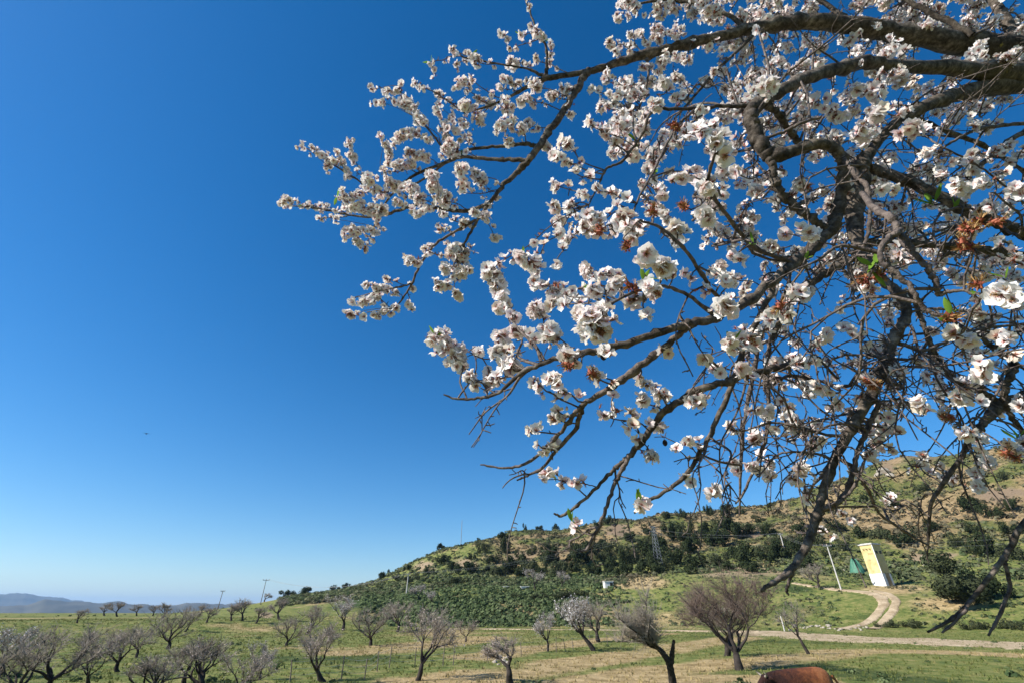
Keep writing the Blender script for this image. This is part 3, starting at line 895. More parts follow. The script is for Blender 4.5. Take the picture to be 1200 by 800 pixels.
LOWB = [(680, 699, 30, 10), (655, 701, 34, 11), (630, 702, 26, 9), (605, 700, 20, 7)]
for i, q in enumerate(sorted(LOWB)):
    bush(*q, ORD[i] + ' brownish bush from the left on the terrace edge above the green scrub', 'bushes on the terrace edge', BUSHO, i)

# ------------------------------------------------------------------ ground cover
def blades(name, n, rmin, rmax, h, w, mat, seed, per=5, azr=(-50, 52), accept=None, spreadf=1.0, drybias=0.0):
    r = np.random.default_rng(seed)
    R = np.sqrt(r.uniform(rmin ** 2, rmax ** 2, n)) if rmax < 130 else r.uniform(rmin, rmax, n)
    A = np.radians(r.uniform(*azr, n))
    x = np.sin(A) * R; y = np.cos(A) * R
    gm = ground_masks(x, y)
    keep = r.random(n) < 1 - gm[:, 1] * 0.9
    if accept is not None: keep &= accept(x, y, gm, r)
    x, y, gm = x[keep], y[keep], gm[keep]
    n = len(x)
    z = height(x, y)
    hh = h[0] + (h[1] - h[0]) * r.random(n) ** 2
    V = np.empty((n, per, 3, 3)); C = np.empty((n, per, 3, 4))
    for k in range(per):
        a = r.random(n) * 6.28
        ox = r.normal(0, 1, n) * hh * 0.35 * spreadf; oy = r.normal(0, 1, n) * hh * 0.35 * spreadf
        ww = w * hh * r.uniform(0.6, 1.4, n)
        bx, by = np.cos(a) * ww, np.sin(a) * ww
        tx = ox + r.normal(0, 0.4, n) * hh; ty = oy + r.normal(0, 0.4, n) * hh
        V[:, k, 0] = np.stack([x + ox - bx, y + oy - by, z - 0.04], -1)
        V[:, k, 1] = np.stack([x + ox + bx, y + oy + by, z - 0.04], -1)
        V[:, k, 2] = np.stack([x + tx, y + ty, z + hh * r.uniform(0.6, 1.1, n)], -1)
        c = np.stack([np.clip(gm[:, 0] * 1.1 + drybias + r.normal(0, .15, n), 0, 1), r.random(n), r.random(n), np.ones(n)], -1)
        C[:, k] = c[:, None, :]
    mb = MB(); mb.add(V.reshape(-1, 3), np.arange(n * per * 3).reshape(-1, 3), 0, C.reshape(-1, 4))
    return mb.mesh(name, [mat], False, 'gm')
link('meadow_grass', blades('meadow_grass', 50000, 12, 100, (0.04, 0.17), 0.30, M_TUFT, 5), kind='stuff', label='short green and straw coloured grass covering the meadow', cat='grass')

def scrub(name, n, rmin, rmax, size, mat, seed, per=14, azr=(-30, 56), accept=None, dry=0.0, qs=(0.22, 0.42)):
    r = np.random.default_rng(seed)
    R = r.uniform(rmin, rmax, n)
    A = np.radians(r.uniform(*azr, n))
    x = np.sin(A) * R; y = np.cos(A) * R
    gm = ground_masks(x, y)
    keep = r.random(n) < 1 - gm[:, 1] * 0.8
    if accept is not None: keep &= accept(x, y, gm, r)
    x, y, gm = x[keep], y[keep], gm[keep]; n = len(x)
    z = height(x, y)
    s = size[0] + (size[1] - size[0]) * r.random(n) ** 2
    c0 = np.stack([x, y, z], -1)
    d = r.normal(0, 1, (n, per, 3)); d[:, :, 2] = np.abs(d[:, :, 2])
    d /= np.linalg.norm(d, axis=2, keepdims=True)
    c = c0[:, None, :] + d * (s[:, None] * r.uniform(0.5, 1.0, (n, per)))[..., None] * np.array((1, 1, 0.75))
    a = np.cross(d, r.normal(0, 1, (n, per, 3))); a /= np.linalg.norm(a, axis=2, keepdims=True)
    b = np.cross(d, a)
    q = (s[:, None] * r.uniform(qs[0], qs[1], (n, per)))[..., None]
    V = np.stack([c - a * q, c + b * q, c + a * q, c - b * q], 2)
    rn = r.random(n)
    C = np.stack([np.clip(gm[:, 0] * 0.9 + dry + r.normal(0, .18, n), 0, 1), rn, rn, np.ones(n)], -1)
    C = np.repeat(C, per * 4, axis=0)
    mb = MB(); mb.add(V.reshape(-1, 3), np.arange(n * per * 4).reshape(-1, 4), 0, C)
    return mb.mesh(name, [mat], False, 'gm')
def acc_slope(x, y, gm, r):
    u, v, d = proj(np.stack([x, y, height(x, y)], -1))
    return (u > 380) & (u < 735) & (v < 734) & (r.random(len(x)) < 0.25 + gm[:, 2])
link('slope_scrub', scrub('slope_scrub', 9000, 88, 150, (0.35, 1.0), M_SCRUB, 31, 14, (-16, 16), acc_slope, -0.45), kind='stuff', label='dense green scrub covering the slope above the footpath', cat='scrub')
def acc_hill(x, y, gm, r):
    return r.random(len(x)) < 0.2 + 0.9 * fbm(x / 14, y / 14, 71, 3)
link('hill_scrub', scrub('hill_scrub', 30000, 128, 236, (0.25, 1.35), M_SCRUB, 37, 11, (-24, 58), acc_hill, 0.3), kind='stuff', label='olive and straw coloured low scrub over the dry hillside', cat='scrub')
def acc_bank(x, y, gm, r):
    u, v, d = proj(np.stack([x, y, height(x, y)], -1))
    return (v < 733) & ~((u > 985) & (u < 1065) & (v > 690))
link('bank_scrub', scrub('bank_scrub', 3200, 86, 130, (0.15, 0.6), M_SCRUB, 39, 12, (10, 58), acc_bank, 0.1), kind='stuff', label='low weeds on the bank above the dirt road', cat='weeds')
def acc_weed(x, y, gm, r):
    return (r.random(len(x)) < 0.2 + gm[:, 2]) & (gm[:, 0] < 0.35)
link('meadow_weeds', scrub('meadow_weeds', 2400, 18, 200, (0.10, 0.5), M_SCRUB, 43, 40, (-52, 52), acc_weed, -0.2, (0.10, 0.22)), kind='stuff', label='dark green weed clumps scattered over the meadow', cat='weeds')

# ------------------------------------------------------------------ rocks
M_ROCK = simple_mat('pale_rock', (0.22, 0.185, 0.14), (0.46, 0.41, 0.34), 2, 0.95, 0.7, 8)
def rock_mesh(seed):
    r = np.random.default_rng(seed)
    V, F = [], []
    n, m = 7, 10
    for i in range(n + 1):
        for j in range(m):
            t = math.pi * i / n; p = 2 * math.pi * j / m
            V.append((math.sin(t) * math.cos(p), math.sin(t) * math.sin(p), math.cos(t)))
    V = np.array(V)
    cuts = r.normal(0, 1, (9, 3)); cuts /= np.linalg.norm(cuts, axis=1, keepdims=True)
    for c in cuts:
        k = r.uniform(0.55, 0.9); dd = V @ c
        V = V - np.where(dd > k, dd - k, 0)[:, None] * c
    for i in range(n):
        for j in range(m):
            F.append((i * m + j, (i + 1) * m + j, (i + 1) * m + (j + 1) % m, i * m + (j + 1) % m))
    mb = MB(); mb.add(V, F); return mb.mesh('rock_%d' % seed, [M_ROCK], False)
ROCK = [rock_mesh(s) for s in range(5)]
r0 = np.random.default_rng(5)
def rock(u, v, w, label, group, i):
    b = ground_at(u, v); d = proj(b)[2]; R = w / 2 / FPX * d
    o = link('rock', ROCK[i % 5], None, (b[0], b[1], b[2] + R * 0.12), i * 1.1, None, label, 'rock', group)
    o.scale = (R * r0.uniform(.9, 1.3), R * r0.uniform(.8, 1.2), R * r0.uniform(0.55, 0.85))
for i in range(14):
    rock(573 + r0.uniform(0, 27), 779 - r0.uniform(0, 9), r0.uniform(4, 9), 'pale stone in the heap under the pinkish leaning almond tree', 'stones in the heap', i)
for i in range(34):
    t = r0.random()
    rock(925 + t * 95, 735.5 + r0.normal(0, 1.6), r0.uniform(1.5, 5.5), 'pale rubble stone in the row beside the dirt road', 'rubble along the dirt road', i)
BL = ('largest tan boulder on the skyline of the right hill', 'tan boulder left of the largest on the right skyline', 'small tan boulder right of the largest on the right skyline')
for i, q in enumerate([(1036, 553, 15), (1029, 557, 9), (1043, 557, 8)]):
    rock(q[0], q[1], q[2], BL[i], 'boulders on the skyline', i)
for i in range(16):
    rock(984 + r0.uniform(0, 22), 671 - r0.uniform(0, 10), r0.uniform(2, 5), 'broken rubble beside the green cover', 'rubble beside the green cover', i)
for i in range(10):
    rock(1075 + r0.uniform(0, 40), 664 - r0.uniform(0, 14), r0.uniform(2, 5), 'small rock on the bare earth right of the tower', 'rocks right of the tower', i)

# ------------------------------------------------------------------ the tower, its neighbours
M_YEL = simple_mat('yellow_plaster', (0.50, 0.38, 0.16), (0.66, 0.53, 0.27), 1.3, 0.9, 0.3, 12)
M_WHITE = simple_mat('white_plaster', (0.60, 0.58, 0.54), (0.80, 0.78, 0.74), 1.5, 0.9, 0.3, 12)
M_BROWN = simple_mat('stained_plaster', (0.22, 0.15, 0.08), (0.42, 0.31, 0.16), 2.2, 0.9)
M_PATCH = simple_mat('weathered_plaster', (0.34, 0.25, 0.11), (0.52, 0.41, 0.20), 3, 0.9)
M_DARK = simple_mat('dark_opening', (0.015, 0.014, 0.013), (0.03, 0.028, 0.026), 3, 0.8)
M_CONC = simple_mat('concrete', (0.42, 0.40, 0.37), (0.60, 0.57, 0.52), 3, 0.9, 0.3, 20)
M_STEEL = simple_mat('galvanised_steel', (0.22, 0.23, 0.24), (0.40, 0.41, 0.42), 6, 0.5, metal=0.5)
M_GLASSY = simple_mat('insulator_ceramic', (0.20, 0.10, 0.06), (0.36, 0.22, 0.15), 8, 0.3)
M_TARP = simple_mat('green_tarp', (0.035, 0.13, 0.085), (0.08, 0.22, 0.14), 1.6, 0.6, 0.5, 5)
M_WOODP = simple_mat('weathered_wood', (0.10, 0.08, 0.065), (0.24, 0.20, 0.165), 8, 0.9, 0.4, 30)

def tower():
    b = ground_at(1036, 685.5)
    H = height_for(b, 637.5)
    root = link('transformer_tower', None, None, (b[0], b[1], b[2] - 0.15), math.radians(22), None, 'tall narrow yellow plastered tower with white base beside the wheel tracks', 'tower')
    w = 2.35
    def part(name, fn, mats, parent=root):
        mb = MB(); fn(mb); return link(name, mb.mesh(name, mats, False), parent)
    h1 = H * 0.30
    def shaft(mb):
        n = 10
        for k in range(n):
            pass
        box(mb, (0, 0, h1 + (H - h1) / 2), (w, w, H - h1))
    part('shaft', shaft, [M_YEL])
    part('plinth', lambda mb: box(mb, (0, 0, h1 / 2), (w + 0.06, w + 0.06, h1)), [M_WHITE])
    part('roof', lambda mb: (box(mb, (0, 0, H + 0.09), (w + 0.3, w + 0.3, 0.18)), box(mb, (0, 0, H + 0.24), (w * 0.9, w * 0.9, 0.14))), [M_CONC])
    d = part('door', lambda mb: box(mb, (0.1, -w / 2 - 0.04, 1.1), (1.0, 0.08, 2.1)), [M_BROWN])
    part('handle', lambda mb: box(mb, (0.45, -w / 2 - 0.10, 1.1), (0.05, 0.05, 0.22)), [M_STEEL], d)
    for s in (-0.55, 0.55):
        v = part('vent', lambda mb: box(mb, (s, -w / 2 - 0.02, H - 1.3), (0.55, 0.06, 0.45)), [M_DARK])
        part('slat', lambda mb: box(mb, (s, -w / 2 - 0.07, H - 1.3), (0.55, 0.04, 0.06)), [M_STEEL], v)
    for k, (y, z) in enumerate([(-0.6, H - 0.8), (0.0, H - 0.8), (0.6, H - 0.8)]):
        def ins(mb):
            V, F = tube([(-w / 2 + 0.02, y, z), (-w / 2 - 0.12, y, z + 0.02), (-w / 2 - 0.30, y, z + 0.1), (-w / 2 - 0.36, y, z + 0.14)], [0.06, 0.09, 0.07, 0.02], 8); mb.add(V, F)
        part('insulator', ins, [M_PATCH])
    for (y, z, a, c) in [(-0.35, H * 0.78, 0.9, 0.25), (0.3, H * 0.63, 0.6, 0.3), (0.0, H * 0.9, 1.5, 0.16)]:
        part('plaster_patch', lambda mb: box(mb, (-w / 2 - 0.008, y, z), (0.02, a, c)), [M_PATCH])
    part('corner_trim', lambda mb: box(mb, (-w / 2, -w / 2, h1 + (H - h1) / 2 + .01), (0.12, 0.12, H - h1 - .03)), [M_WHITE])
    return b, H
TB, TH = tower()

def pole_obj(u, v, ut, vt, r, mat, name, label, cat='utility pole', arm=0.0, arms=1, group=None, far=228.0):
    b = ground_at(u, v, far)
    H = height_for(b, vt)
    root = link(name, None, None, (b[0], b[1], b[2] - 0.2), None, None, label, cat, group)
    mb = MB(); V, F = tube([(0, 0, 0), (0, 0, H * 0.5), (0, 0, H + 0.2)], [r, r * 0.85, r * 0.65], 10); mb.add(V, F)
    mb.add([(0, 0, H + .2 + r * .3)] + list(V[-10:]), [(0, k + 1, (k + 1) % 10 + 1) for k in range(10)])
    link('shaft', mb.mesh('pole_shaft', [mat]), root)
    a = -math.atan2(b[0], b[1]) * 0.7
    tops = []
    for k in range(arms):
        if arm <= 0: break
        z = H - 0.1 - k * 0.7
        mb = MB(); box(mb, (0, -r, z), (arm, 0.12, 0.12), 0)
        am = link('cross_arm', mb.mesh('cross_arm', [M_STEEL], False), root)
        am.rotation_euler = (0, 0, a)
        for s in (-0.46, 0, 0.46):
            mb = MB(); V, F = tube([(s * arm, -r, z + .06), (s * arm, -r, z + .16), (s * arm, -r, z + .2), (s * arm, -r, z + .34)], [.03, .03, .075, .05], 7); mb.add(V, F)
            link('insulator', mb.mesh('pole_insulator', [M_GLASSY]), am)
            tops.append(np.array((b[0] + math.cos(a) * s * arm, b[1] + math.sin(a) * s * arm, b[2] - 0.2 + z + .32)))
    if not tops: tops = [np.array((b[0], b[1], b[2] + H - 0.1))]
    return b, H, tops

p1 = pole_obj(986, 691, 967, 637, 0.135, M_CONC, 'utility_pole', 'pale concrete utility pole left of the yellow tower', arm=1.5)
p2 = pole_obj(922, 653, 913, 624, 0.16, M_CONC, 'utility_pole', 'thin pale utility pole in front of the dark bush belt', arm=1.2)
p3 = pole_obj(476, 697, 474, 671, 0.15, M_CONC, 'utility_pole', 'thin utility pole on the green slope below the left hill end', arm=1.2)
p4 = pole_obj(305, 708, 315, 678, 0.095, M_WOODP, 'utility_pole', 'utility pole with short cross arm against the sky, by the tiny pinkish tree', arm=1.6, far=200)
p5 = pole_obj(255, 714, 260, 691, 0.095, M_WOODP, 'utility_pole', 'utility pole against the sky left of the dark tree pair', arm=1.0, far=210)
p6 = pole_obj(540, 638, 540, 609, 0.16, M_STEEL, 'antenna_mast', 'slim mast standing on the ridge of the hill', 'mast', far=228)

def pylon():
    b = ground_at(773, 668.5); H = height_for(b, 615)
    root = link('lattice_pylon', None, None, (b[0], b[1], b[2] - 0.2), 0.5, None, 'slender steel lattice pylon in front of the bush belt', 'pylon')
    w0, w1 = 0.85, 0.28
    c = [(-1, -1), (1, -1), (1, 1), (-1, 1)]
    for s in c:
        mb = MB(); V, F = tube([(s[0] * w0, s[1] * w0, 0), (s[0] * w1, s[1] * w1, H)], [0.05, 0.04], 4); mb.add(V, F)
        link('leg', mb.mesh('pylon_leg', [M_STEEL], False), root)
    n = 12
    for k in range(n):
        z0, z1 = H * k / n, H * (k + 1) / n
        a0 = w0 + (w1 - w0) * k / n; a1 = w0 + (w1 - w0) * (k + 1) / n
        mb = MB()
        for j in range(4):
            s, t = c[j], c[(j + 1) % 4]
            for (p, q) in (((s[0] * a0, s[1] * a0, z0), (t[0] * a1, t[1] * a1, z1)), ((t[0] * a0, t[1] * a0, z0), (s[0] * a1, s[1] * a1, z1))):
                V, F = tube([p, q], [0.022, 0.022], 3); mb.add(V, F)
        link('lattice_brace', mb.mesh('lattice_brace', [M_STEEL], False), root)
    tops = []
    for z, L in ((H - 0.2, 2.6), (H - 1.5, 3.2)):
        mb = MB(); box(mb, (0, 0, z), (L, 0.14, 0.14))
        am = link('cross_arm', mb.mesh('pylon_arm', [M_STEEL], False), root)
        for s in (-0.48, 0.48):
            mb = MB(); V, F = tube([(s * L, 0, z - .05), (s * L, 0, z - .15), (s * L, 0, z - .5), (s * L, 0, z - .6)], [.03, .09, .09, .02], 7); mb.add(V, F)
            link('insulator', mb.mesh('pylon_insulator', [M_GLASSY]), am)
            tops.append(np.array((b[0] + math.cos(.5) * s * L, b[1] + math.sin(.5) * s * L, b[2] - .2 + z - .6)))
    return b, H, tops
py = pylon()

M_CABLE = simple_mat('aluminium_cable', (0.25, 0.25, 0.25), (0.40, 0.40, 0.40), 3, 0.5, metal=0.3)
def cable(a, b, sag, label, r=0.011):
    t = np.linspace(0, 1, 25)[:, None]
    p = a * (1 - t) + b * t
    p[:, 2] -= (4 * t * (1 - t) * sag)[:, 0]
    mid = p[0].copy()
    V, F = tube(p - mid, np.full(25, r), 4)
    mb = MB(); mb.add(V, F)
    link('power_cable', mb.mesh('power_cable', [M_CABLE]), None, mid, None, None, label, 'cable', 'overhead power cables')
far_r = p1[0] + np.array((75, -12, 12.0))
tt = TB + np.array((-1.4, 0, TH - 0.75))
for k in range(3):
    w_ = ('nearest', 'middle', 'farthest')[k]
    cable(py[2][k], p2[2][k % 3], 1.0, w_ + ' of three thin overhead cables between the lattice pylon and the thin pale pole')
    cable(p2[2][k], p1[2][k], 1.2, w_ + ' of three thin overhead cables between the thin pale pole and the concrete pole')
    cable(p3[2][k], py[2][k], 2.0, w_ + ' of three thin overhead cables from the lattice pylon down to the slope pole')
    cable(p3[2][k], p4[2][k], 2.5, w_ + ' of three thin overhead cables from the slope pole to the left skyline pole')
cable(p1[2][2], tt + np.array((0, -.6, 0)), 0.4, 'thin overhead cable from the concrete pole to the yellow tower')
cable(tt + np.array((0, .6, 0)), far_r, 1.5, 'thin overhead cable leaving the tower to the right')
cable(p1[2][0], far_r + np.array((0, 2, 1.0)), 1.8, 'thin overhead cable leaving the concrete pole to the right')

# the green cover beside the tower: a draped, peaked tarpaulin
def tarp():
    b = ground_at(1006, 671.5); d = proj(b)[2]
    w = 15 / FPX * d; H = height_for(b, 654)
    n = 26; r = np.random.default_rng(4)
    g = np.linspace(-1, 1, n)
    X, Y = np.meshgrid(g, g)
    R = np.maximum(np.abs(X), np.abs(Y)); Rr = np.hypot(X, Y)
    Z = H * 0.95 * np.clip(1.15 - 0.95 * Rr ** 1.5, 0, 0.95) * (1 - 0.12 * np.sin(6 * np.arctan2(Y, X)))
    Z += (fbm(X * 3 + 9, Y * 3 + 4, 3, 3) - .45) * 0.5
    Z = np.where(R > 0.92, -0.1, np.maximum(Z, 0.02))
    V = np.stack([X * w / 2, Y * w / 2, Z], -1).reshape(-1, 3)
    i = np.arange(n - 1)[:, None]; j = np.arange(n - 1)[None, :]
    F = np.stack([i * n + j, i * n + j + 1, (i + 1) * n + j + 1, (i + 1) * n + j], -1).reshape(-1, 4)
    mb = MB(); mb.add(V, F)
    link('green_cover', mb.mesh('green_cover', [M_TARP]), None, b, 0.4, None, 'green tarpaulin draped over a heap left of the tower', 'tarpaulin')
tarp()

# small white huts on the terrace
def hut(u, v, w, h, label, dark):
    b = ground_at(u, v); d = proj(b)[2]; W = w / FPX * d; H = height_for(b, v - h)
    root = link('small_hut', None, None, (b[0], b[1], b[2] - 0.1), 0.12, None, label, 'hut', 'white huts on the terrace')
    L = W * 0.8
    mb = MB(); box(mb, (0, 0, H / 2), (W, L, H)); link('wall', mb.mesh('hut_wall', [M_WHITE], False), root)
    mb = MB(); t = 0.12
    V = [(-W / 2 - t, -L / 2 - t, H * .97), (W / 2 + t, -L / 2 - t, H * 1.02), (W / 2 + t, L / 2 + t, H * 1.02), (-W / 2 - t, L / 2 + t, H * .97)]
    V = V + [(x, y, z + 0.1) for x, y, z in V]
    mb.add(V, [(3, 2, 1, 0), (4, 5, 6, 7), (0, 1, 5, 4), (1, 2, 6, 5), (2, 3, 7, 6), (3, 0, 4, 7)])
    link('roof', mb.mesh('hut_roof', [M_WHITE], False), root)
    mb = MB(); box(mb, (W * dark, -L / 2 - 0.03, H * 0.42), (W * 0.34, 0.06, H * 0.8)); link('door', mb.mesh('hut_door', [M_DARK], False), root)
hut(713, 688, 10, 7.5, 'largest of the white huts, near the orange soil patch on the terrace', 0.26)
hut(615, 690, 9, 3.6, 'low white hut right of the smallest one on the scrub slope', 0.33)
hut(593, 689, 6, 2.6, 'smallest white hut at the left on the scrub slope', 0.3)

# ruined wall slab on the right skyline
b = ground_at(1085, 541); mb = MB(); d = proj(b)[2]; W = 20 / FPX * d
box(mb, (0, 0, 0.5), (W, 0.5, 0.5)); box(mb, (W * .1, 0, 0.85), (W * 0.9, 0.7, 0.2)); box(mb, (-W * .3, 0, 0), (W * .25, .45, .5)); box(mb, (W * .3, 0, 0), (W * .2, .45, .5))
link('ruined_wall', mb.mesh('ruined_wall', [M_BROWN], False), None, b, 0.1, None, 'dark remnant of a wall on the skyline of the right hill', 'wall')

# white marker stake by the road
b = ground_at(919.5, 739); H = height_for(b, 721); mb = MB()
V, F = tube([(0, 0, -.1), (0.02, 0, H * .5), (-0.03, 0, H)], [.09, .085, .07], 6); mb.add(V, F)
link('marker_stake', mb.mesh('marker_stake', [M_CONC]), None, b, None, None, 'short pale stake standing left of the rubble row by the dirt road', 'stake')

# wire fence across the meadow
def fence():
    px = [(340, 799), (372, 797), (400, 795), (427, 796), (442, 786), (456, 782), (486, 781), (519, 780), (531, 779), (571, 775), (611, 769), (652, 764), (663, 763), (672, 761), (692, 758), (712, 755), (735, 752)]
    g = [ground_at(*p) for p in px]
    o = g[0]
    root = link('wire_fence', None, None, o, None, None, 'sagging wire fence on thin posts crossing the meadow', 'fence')
    tops = []
    rr = np.random.default_rng(3)
    for k, p in enumerate(g):
        q = p - o; h = rr.uniform(0.8, 1.0); l = rr.normal(0, 0.05, 2)
        mb = MB(); V, F = tube([(0, 0, -.15), (l[0] * .5, l[1] * .5, h / 2), (l[0], l[1], h)], [.03, .027, .024], 6); mb.add(V, F)
        link('post', mb.mesh('fence_post', [M_WOODP]), root, q)
        tops.append((q, l, h))
    for f in (0.35, 0.62, 0.92):
        mb = MB()
        for (a, la, ha), (c, lc, hc) in zip(tops[:-1], tops[1:]):
            t = np.linspace(0, 1, 6)[:, None]
            s = a + np.array((la[0], la[1], ha)) * f; e = c + np.array((lc[0], lc[1], hc)) * f
            p = s * (1 - t) + e * t; p[:, 2] -= (4 * t * (1 - t))[:, 0] * 0.07
            V, F = tube(p, np.full(6, 0.006), 3); mb.add(V, F)
        link('wire', mb.mesh('fence_wire', [M_STEEL]), root)
fence()

# birds
def bird(u, v, d, span, label, rz):
    c = P(u, v, d)
    M = simple_mat('bird_feathers', (0.012, 0.012, 0.014), (0.04, 0.038, 0.04), 10, 0.8)
    root = link('bird', None, None, c, rz, None, label, 'bird', 'birds in the sky')
    mb = MB(); L = span * 0.42
    s = [(-L * .55, 0, 0), (-L * .3, 0, 0.01), (0, 0, 0), (L * .25, 0, .01), (L * .38, 0, .02), (L * .5, 0, .0)]
    V, F = tube(s, np.array([.008, .06, .10, .07, .055, .004]) * span, 8); mb.add(V, F); link('body', mb.mesh('bird_body', [M]), root)
    for sg in (-1, 1):
        mb = MB()
        st = [(0.10, 0.03, 0.0), (0.30, 0.10, .06), (0.5, 0.05, .05)]
        V = []
        for (y, z, x) in [(0.04, 0.03, 0.0), (0.25, 0.11, 0.03), (0.5, 0.05, -0.05)]:
            ch = 0.17 if y < 0.4 else 0.05
            for (dx, dz) in ((ch / 2, 0), (0, .012), (-ch / 2, 0), (0, -.006)):
                V.append((span * (x + dx), sg * span * y, span * (z + dz)))
        F = [(i * 4 + k, i * 4 + (k + 1) % 4, (i + 1) * 4 + (k + 1) % 4, (i + 1) * 4 + k) for i in range(2) for k in range(4)]
        mb.add(V, F); link('wing', mb.mesh('bird_wing', [M]), root)
    mb = MB(); box(mb, (-L * .65, 0, 0), (L * .4, span * .10, span * .015)); link('tail', mb.mesh('bird_tail', [M], False), root)
bird(171.5, 507.8, 30, 0.42, 'small dark bird flying in the clear sky at the left', 2.2)
bird(455.5, 626, 190, 0.55, 'tiny faint distant bird just above the left end of the hill', 0.4)

# ------------------------------------------------------------------ the cow
def cow():
    M, n, l = mat_new('chestnut_coat'); nt = M.node_tree
    tc = n.new('ShaderNodeTexCoord'); sx = n.new('ShaderNodeSeparateXYZ'); l.new(tc.outputs['Object'], sx.inputs[0])
    nz = noise(nt, 5.0, 6, 0.7)
    fac = mth(nt, 'ADD', mth(nt, 'MULTIPLY', sx.outputs[0], 0.40), mth(nt, 'MULTIPLY', nz.outputs['Fac'], 0.85))
    rp = ramp(nt, [(0.12, (0.035, 0.013, 0.009)), (0.35, (0.10, 0.032, 0.014)), (0.52, (0.25, 0.082, 0.028)), (0.80, (0.42, 0.17, 0.065))])
    l.new(fac, rp.inputs['Fac']); l.new(rp.outputs[0], n['Principled BSDF'].inputs['Base Color'])
    n['Principled BSDF'].inputs['Roughness'].default_value = 0.75
    n['Principled BSDF'].inputs['Specular IOR Level'].default_value = 0.25
    nb = noise(nt, 22, 6, 0.75); bp = n.new('ShaderNodeBump'); bp.inputs['Strength'].default_value = 1.0; bp.inputs['Distance'].default_value = 0.05
    l.new(nb.outputs['Fac'], bp.inputs['Height']); l.new(bp.outputs[0], n['Principled BSDF'].inputs['Normal'])
    c = P(935, 779, 12.3)
    gz = hgt(c[0], c[1])
    root = link('cow', None, None, (c[0], c[1], gz), math.radians(7), None, 'chestnut brown cow with lowered head at the bottom edge of the meadow', 'cow')
    h = c[2] - gz                                   # height of the back
    # skeleton: x to the rump, -x to the head
    V, E, R = [], [], []
    def vt(p, rx, rz=None):
        V.append(p); R.append((rx, rz or rx)); return len(V) - 1
    def chain(ids):
        for a, b_ in zip(ids[:-1], ids[1:]): E.append((a, b_))
    k = h / 1.38
    pel = vt((0.60, 0, 1.16 * k), 0.28, 0.28)
    mid = vt((0.26, 0, 1.04 * k), 0.31, 0.35)
    rib = vt((-0.16, 0, 1.00 * k), 0.33, 0.37)
    sho = vt((-0.56, 0, 1.04 * k), 0.25, 0.33)
    nk1 = vt((-0.80, -0.02, 1.08 * k), 0.16, 0.24)
    nk2 = vt((-0.98, -0.05, 1.08 * k), 0.14, 0.18)
    hd = vt((-1.12, -0.08, 1.08 * k), 0.115, 0.13)
    mz = vt((-1.34, -0.12, 0.92 * k), 0.085, 0.09)
    ns = vt((-1.43, -0.13, 0.84 * k), 0.075, 0.075)
    rmp = vt((0.84, 0, 1.16 * k), 0.22, 0.24)
    chain([rmp, pel, mid, rib, sho, nk1, nk2, hd, mz, ns])
    for s in (-1, 1):
        a = vt((0.66, 0.17 * s, 0.80 * k), 0.15, 0.17); b_ = vt((0.55, 0.19 * s, 0.58 * k), 0.095); c_ = vt((0.78, 0.19 * s, 0.40 * k), 0.06)
        d_ = vt((0.74, 0.19 * s, 0.12 * k), 0.045); e_ = vt((0.70, 0.19 * s, 0.03), 0.06)
        chain([pel, a, b_, c_, d_, e_])
        a = vt((-0.58, 0.16 * s, 0.74 * k), 0.13, 0.15); b_ = vt((-0.54, 0.17 * s, 0.42 * k), 0.065); c_ = vt((-0.55, 0.17 * s, 0.14 * k), 0.045); d_ = vt((-0.58, 0.17 * s, 0.03), 0.06)
        chain([sho, a, b_, c_, d_])
    me = bpy.data.meshes.new('cow_body'); me.from_pydata(V, E, []); me.materials.append(M)
    o = link('body', me, root)
    o.modifiers.new('skin', 'SKIN').use_smooth_shade = True
    sd = me.skin_vertices[0].data if me.skin_vertices else None
    if sd is None:
        bm_ok = False
        import bmesh
        bm = bmesh.new(); bm.from_mesh(me); bm.verts.layers.skin.verify(); bm.to_mesh(me); bm.free()
        sd = me.skin_vertices[0].data
    for i, q in enumerate(R):
        sd[i].radius = q
        sd[i].use_root = (i == pel)
    ss = o.modifiers.new('subsurf', 'SUBSURF'); ss.levels = 2; ss.render_levels = 2
    MH = simple_mat('horn', (0.16, 0.13, 0.10), (0.30, 0.26, 0.20), 9, 0.5)
    for s in (-1, 1):
        mb = MB()
        p = np.array([(-1.10, -0.07 + s * .08, 1.17 * k), (-1.11, -0.07 + s * .15, 1.20 * k), (-1.15, -0.07 + s * .19, 1.24 * k), (-1.19, -0.07 + s * .18, 1.28 * k)])
        q = spline(p, 4); W, F = tube(q, np.linspace(.035, .006, len(q)), 8); mb.add(W, F); link('horn', mb.mesh('cow_horn', [MH]), root)
        mb = MB()
        p = np.array([(-1.04, -0.07 + s * .10, 1.13 * k), (-1.02, -0.07 + s * .19, 1.15 * k), (-1.01, -0.07 + s * .27, 1.13 * k)])
        q = spline(p, 4); W, F = tube(q, [.02, .03, .045, .055, .055, .045, .03, .018, .004], 8); mb.add(W, F); link('ear', mb.mesh('cow_ear', [M]), root)
        mb = MB(); W, F = tube([(-1.18, -.09 + s * .095, 1.05 * k), (-1.185, -.09 + s * .105, 1.045 * k), (-1.19, -.09 + s * .115, 1.042 * k)], [.004, .022, .008], 8); mb.add(W, F); link('eye', mb.mesh('cow_eye', [M_DARK]), root)
        for (x, y) in ((0.70, .19), (-0.58, .17)):
            mb = MB(); W, F = tube([(x, y * s, 0.0), (x - .01, y * s, .05), (x, y * s, .09)], [.075, .068, .055], 10); mb.add(W, F); link('hoof', mb.mesh('cow_hoof', [M_DARK]), root)
    mb = MB(); q = spline([(0.90, 0, 1.14 * k), (1.01, 0.01, 1.02 * k), (1.03, 0.02, .8 * k), (1.0, .03, .5 * k), (1.0, .03, .36 * k)], 5)
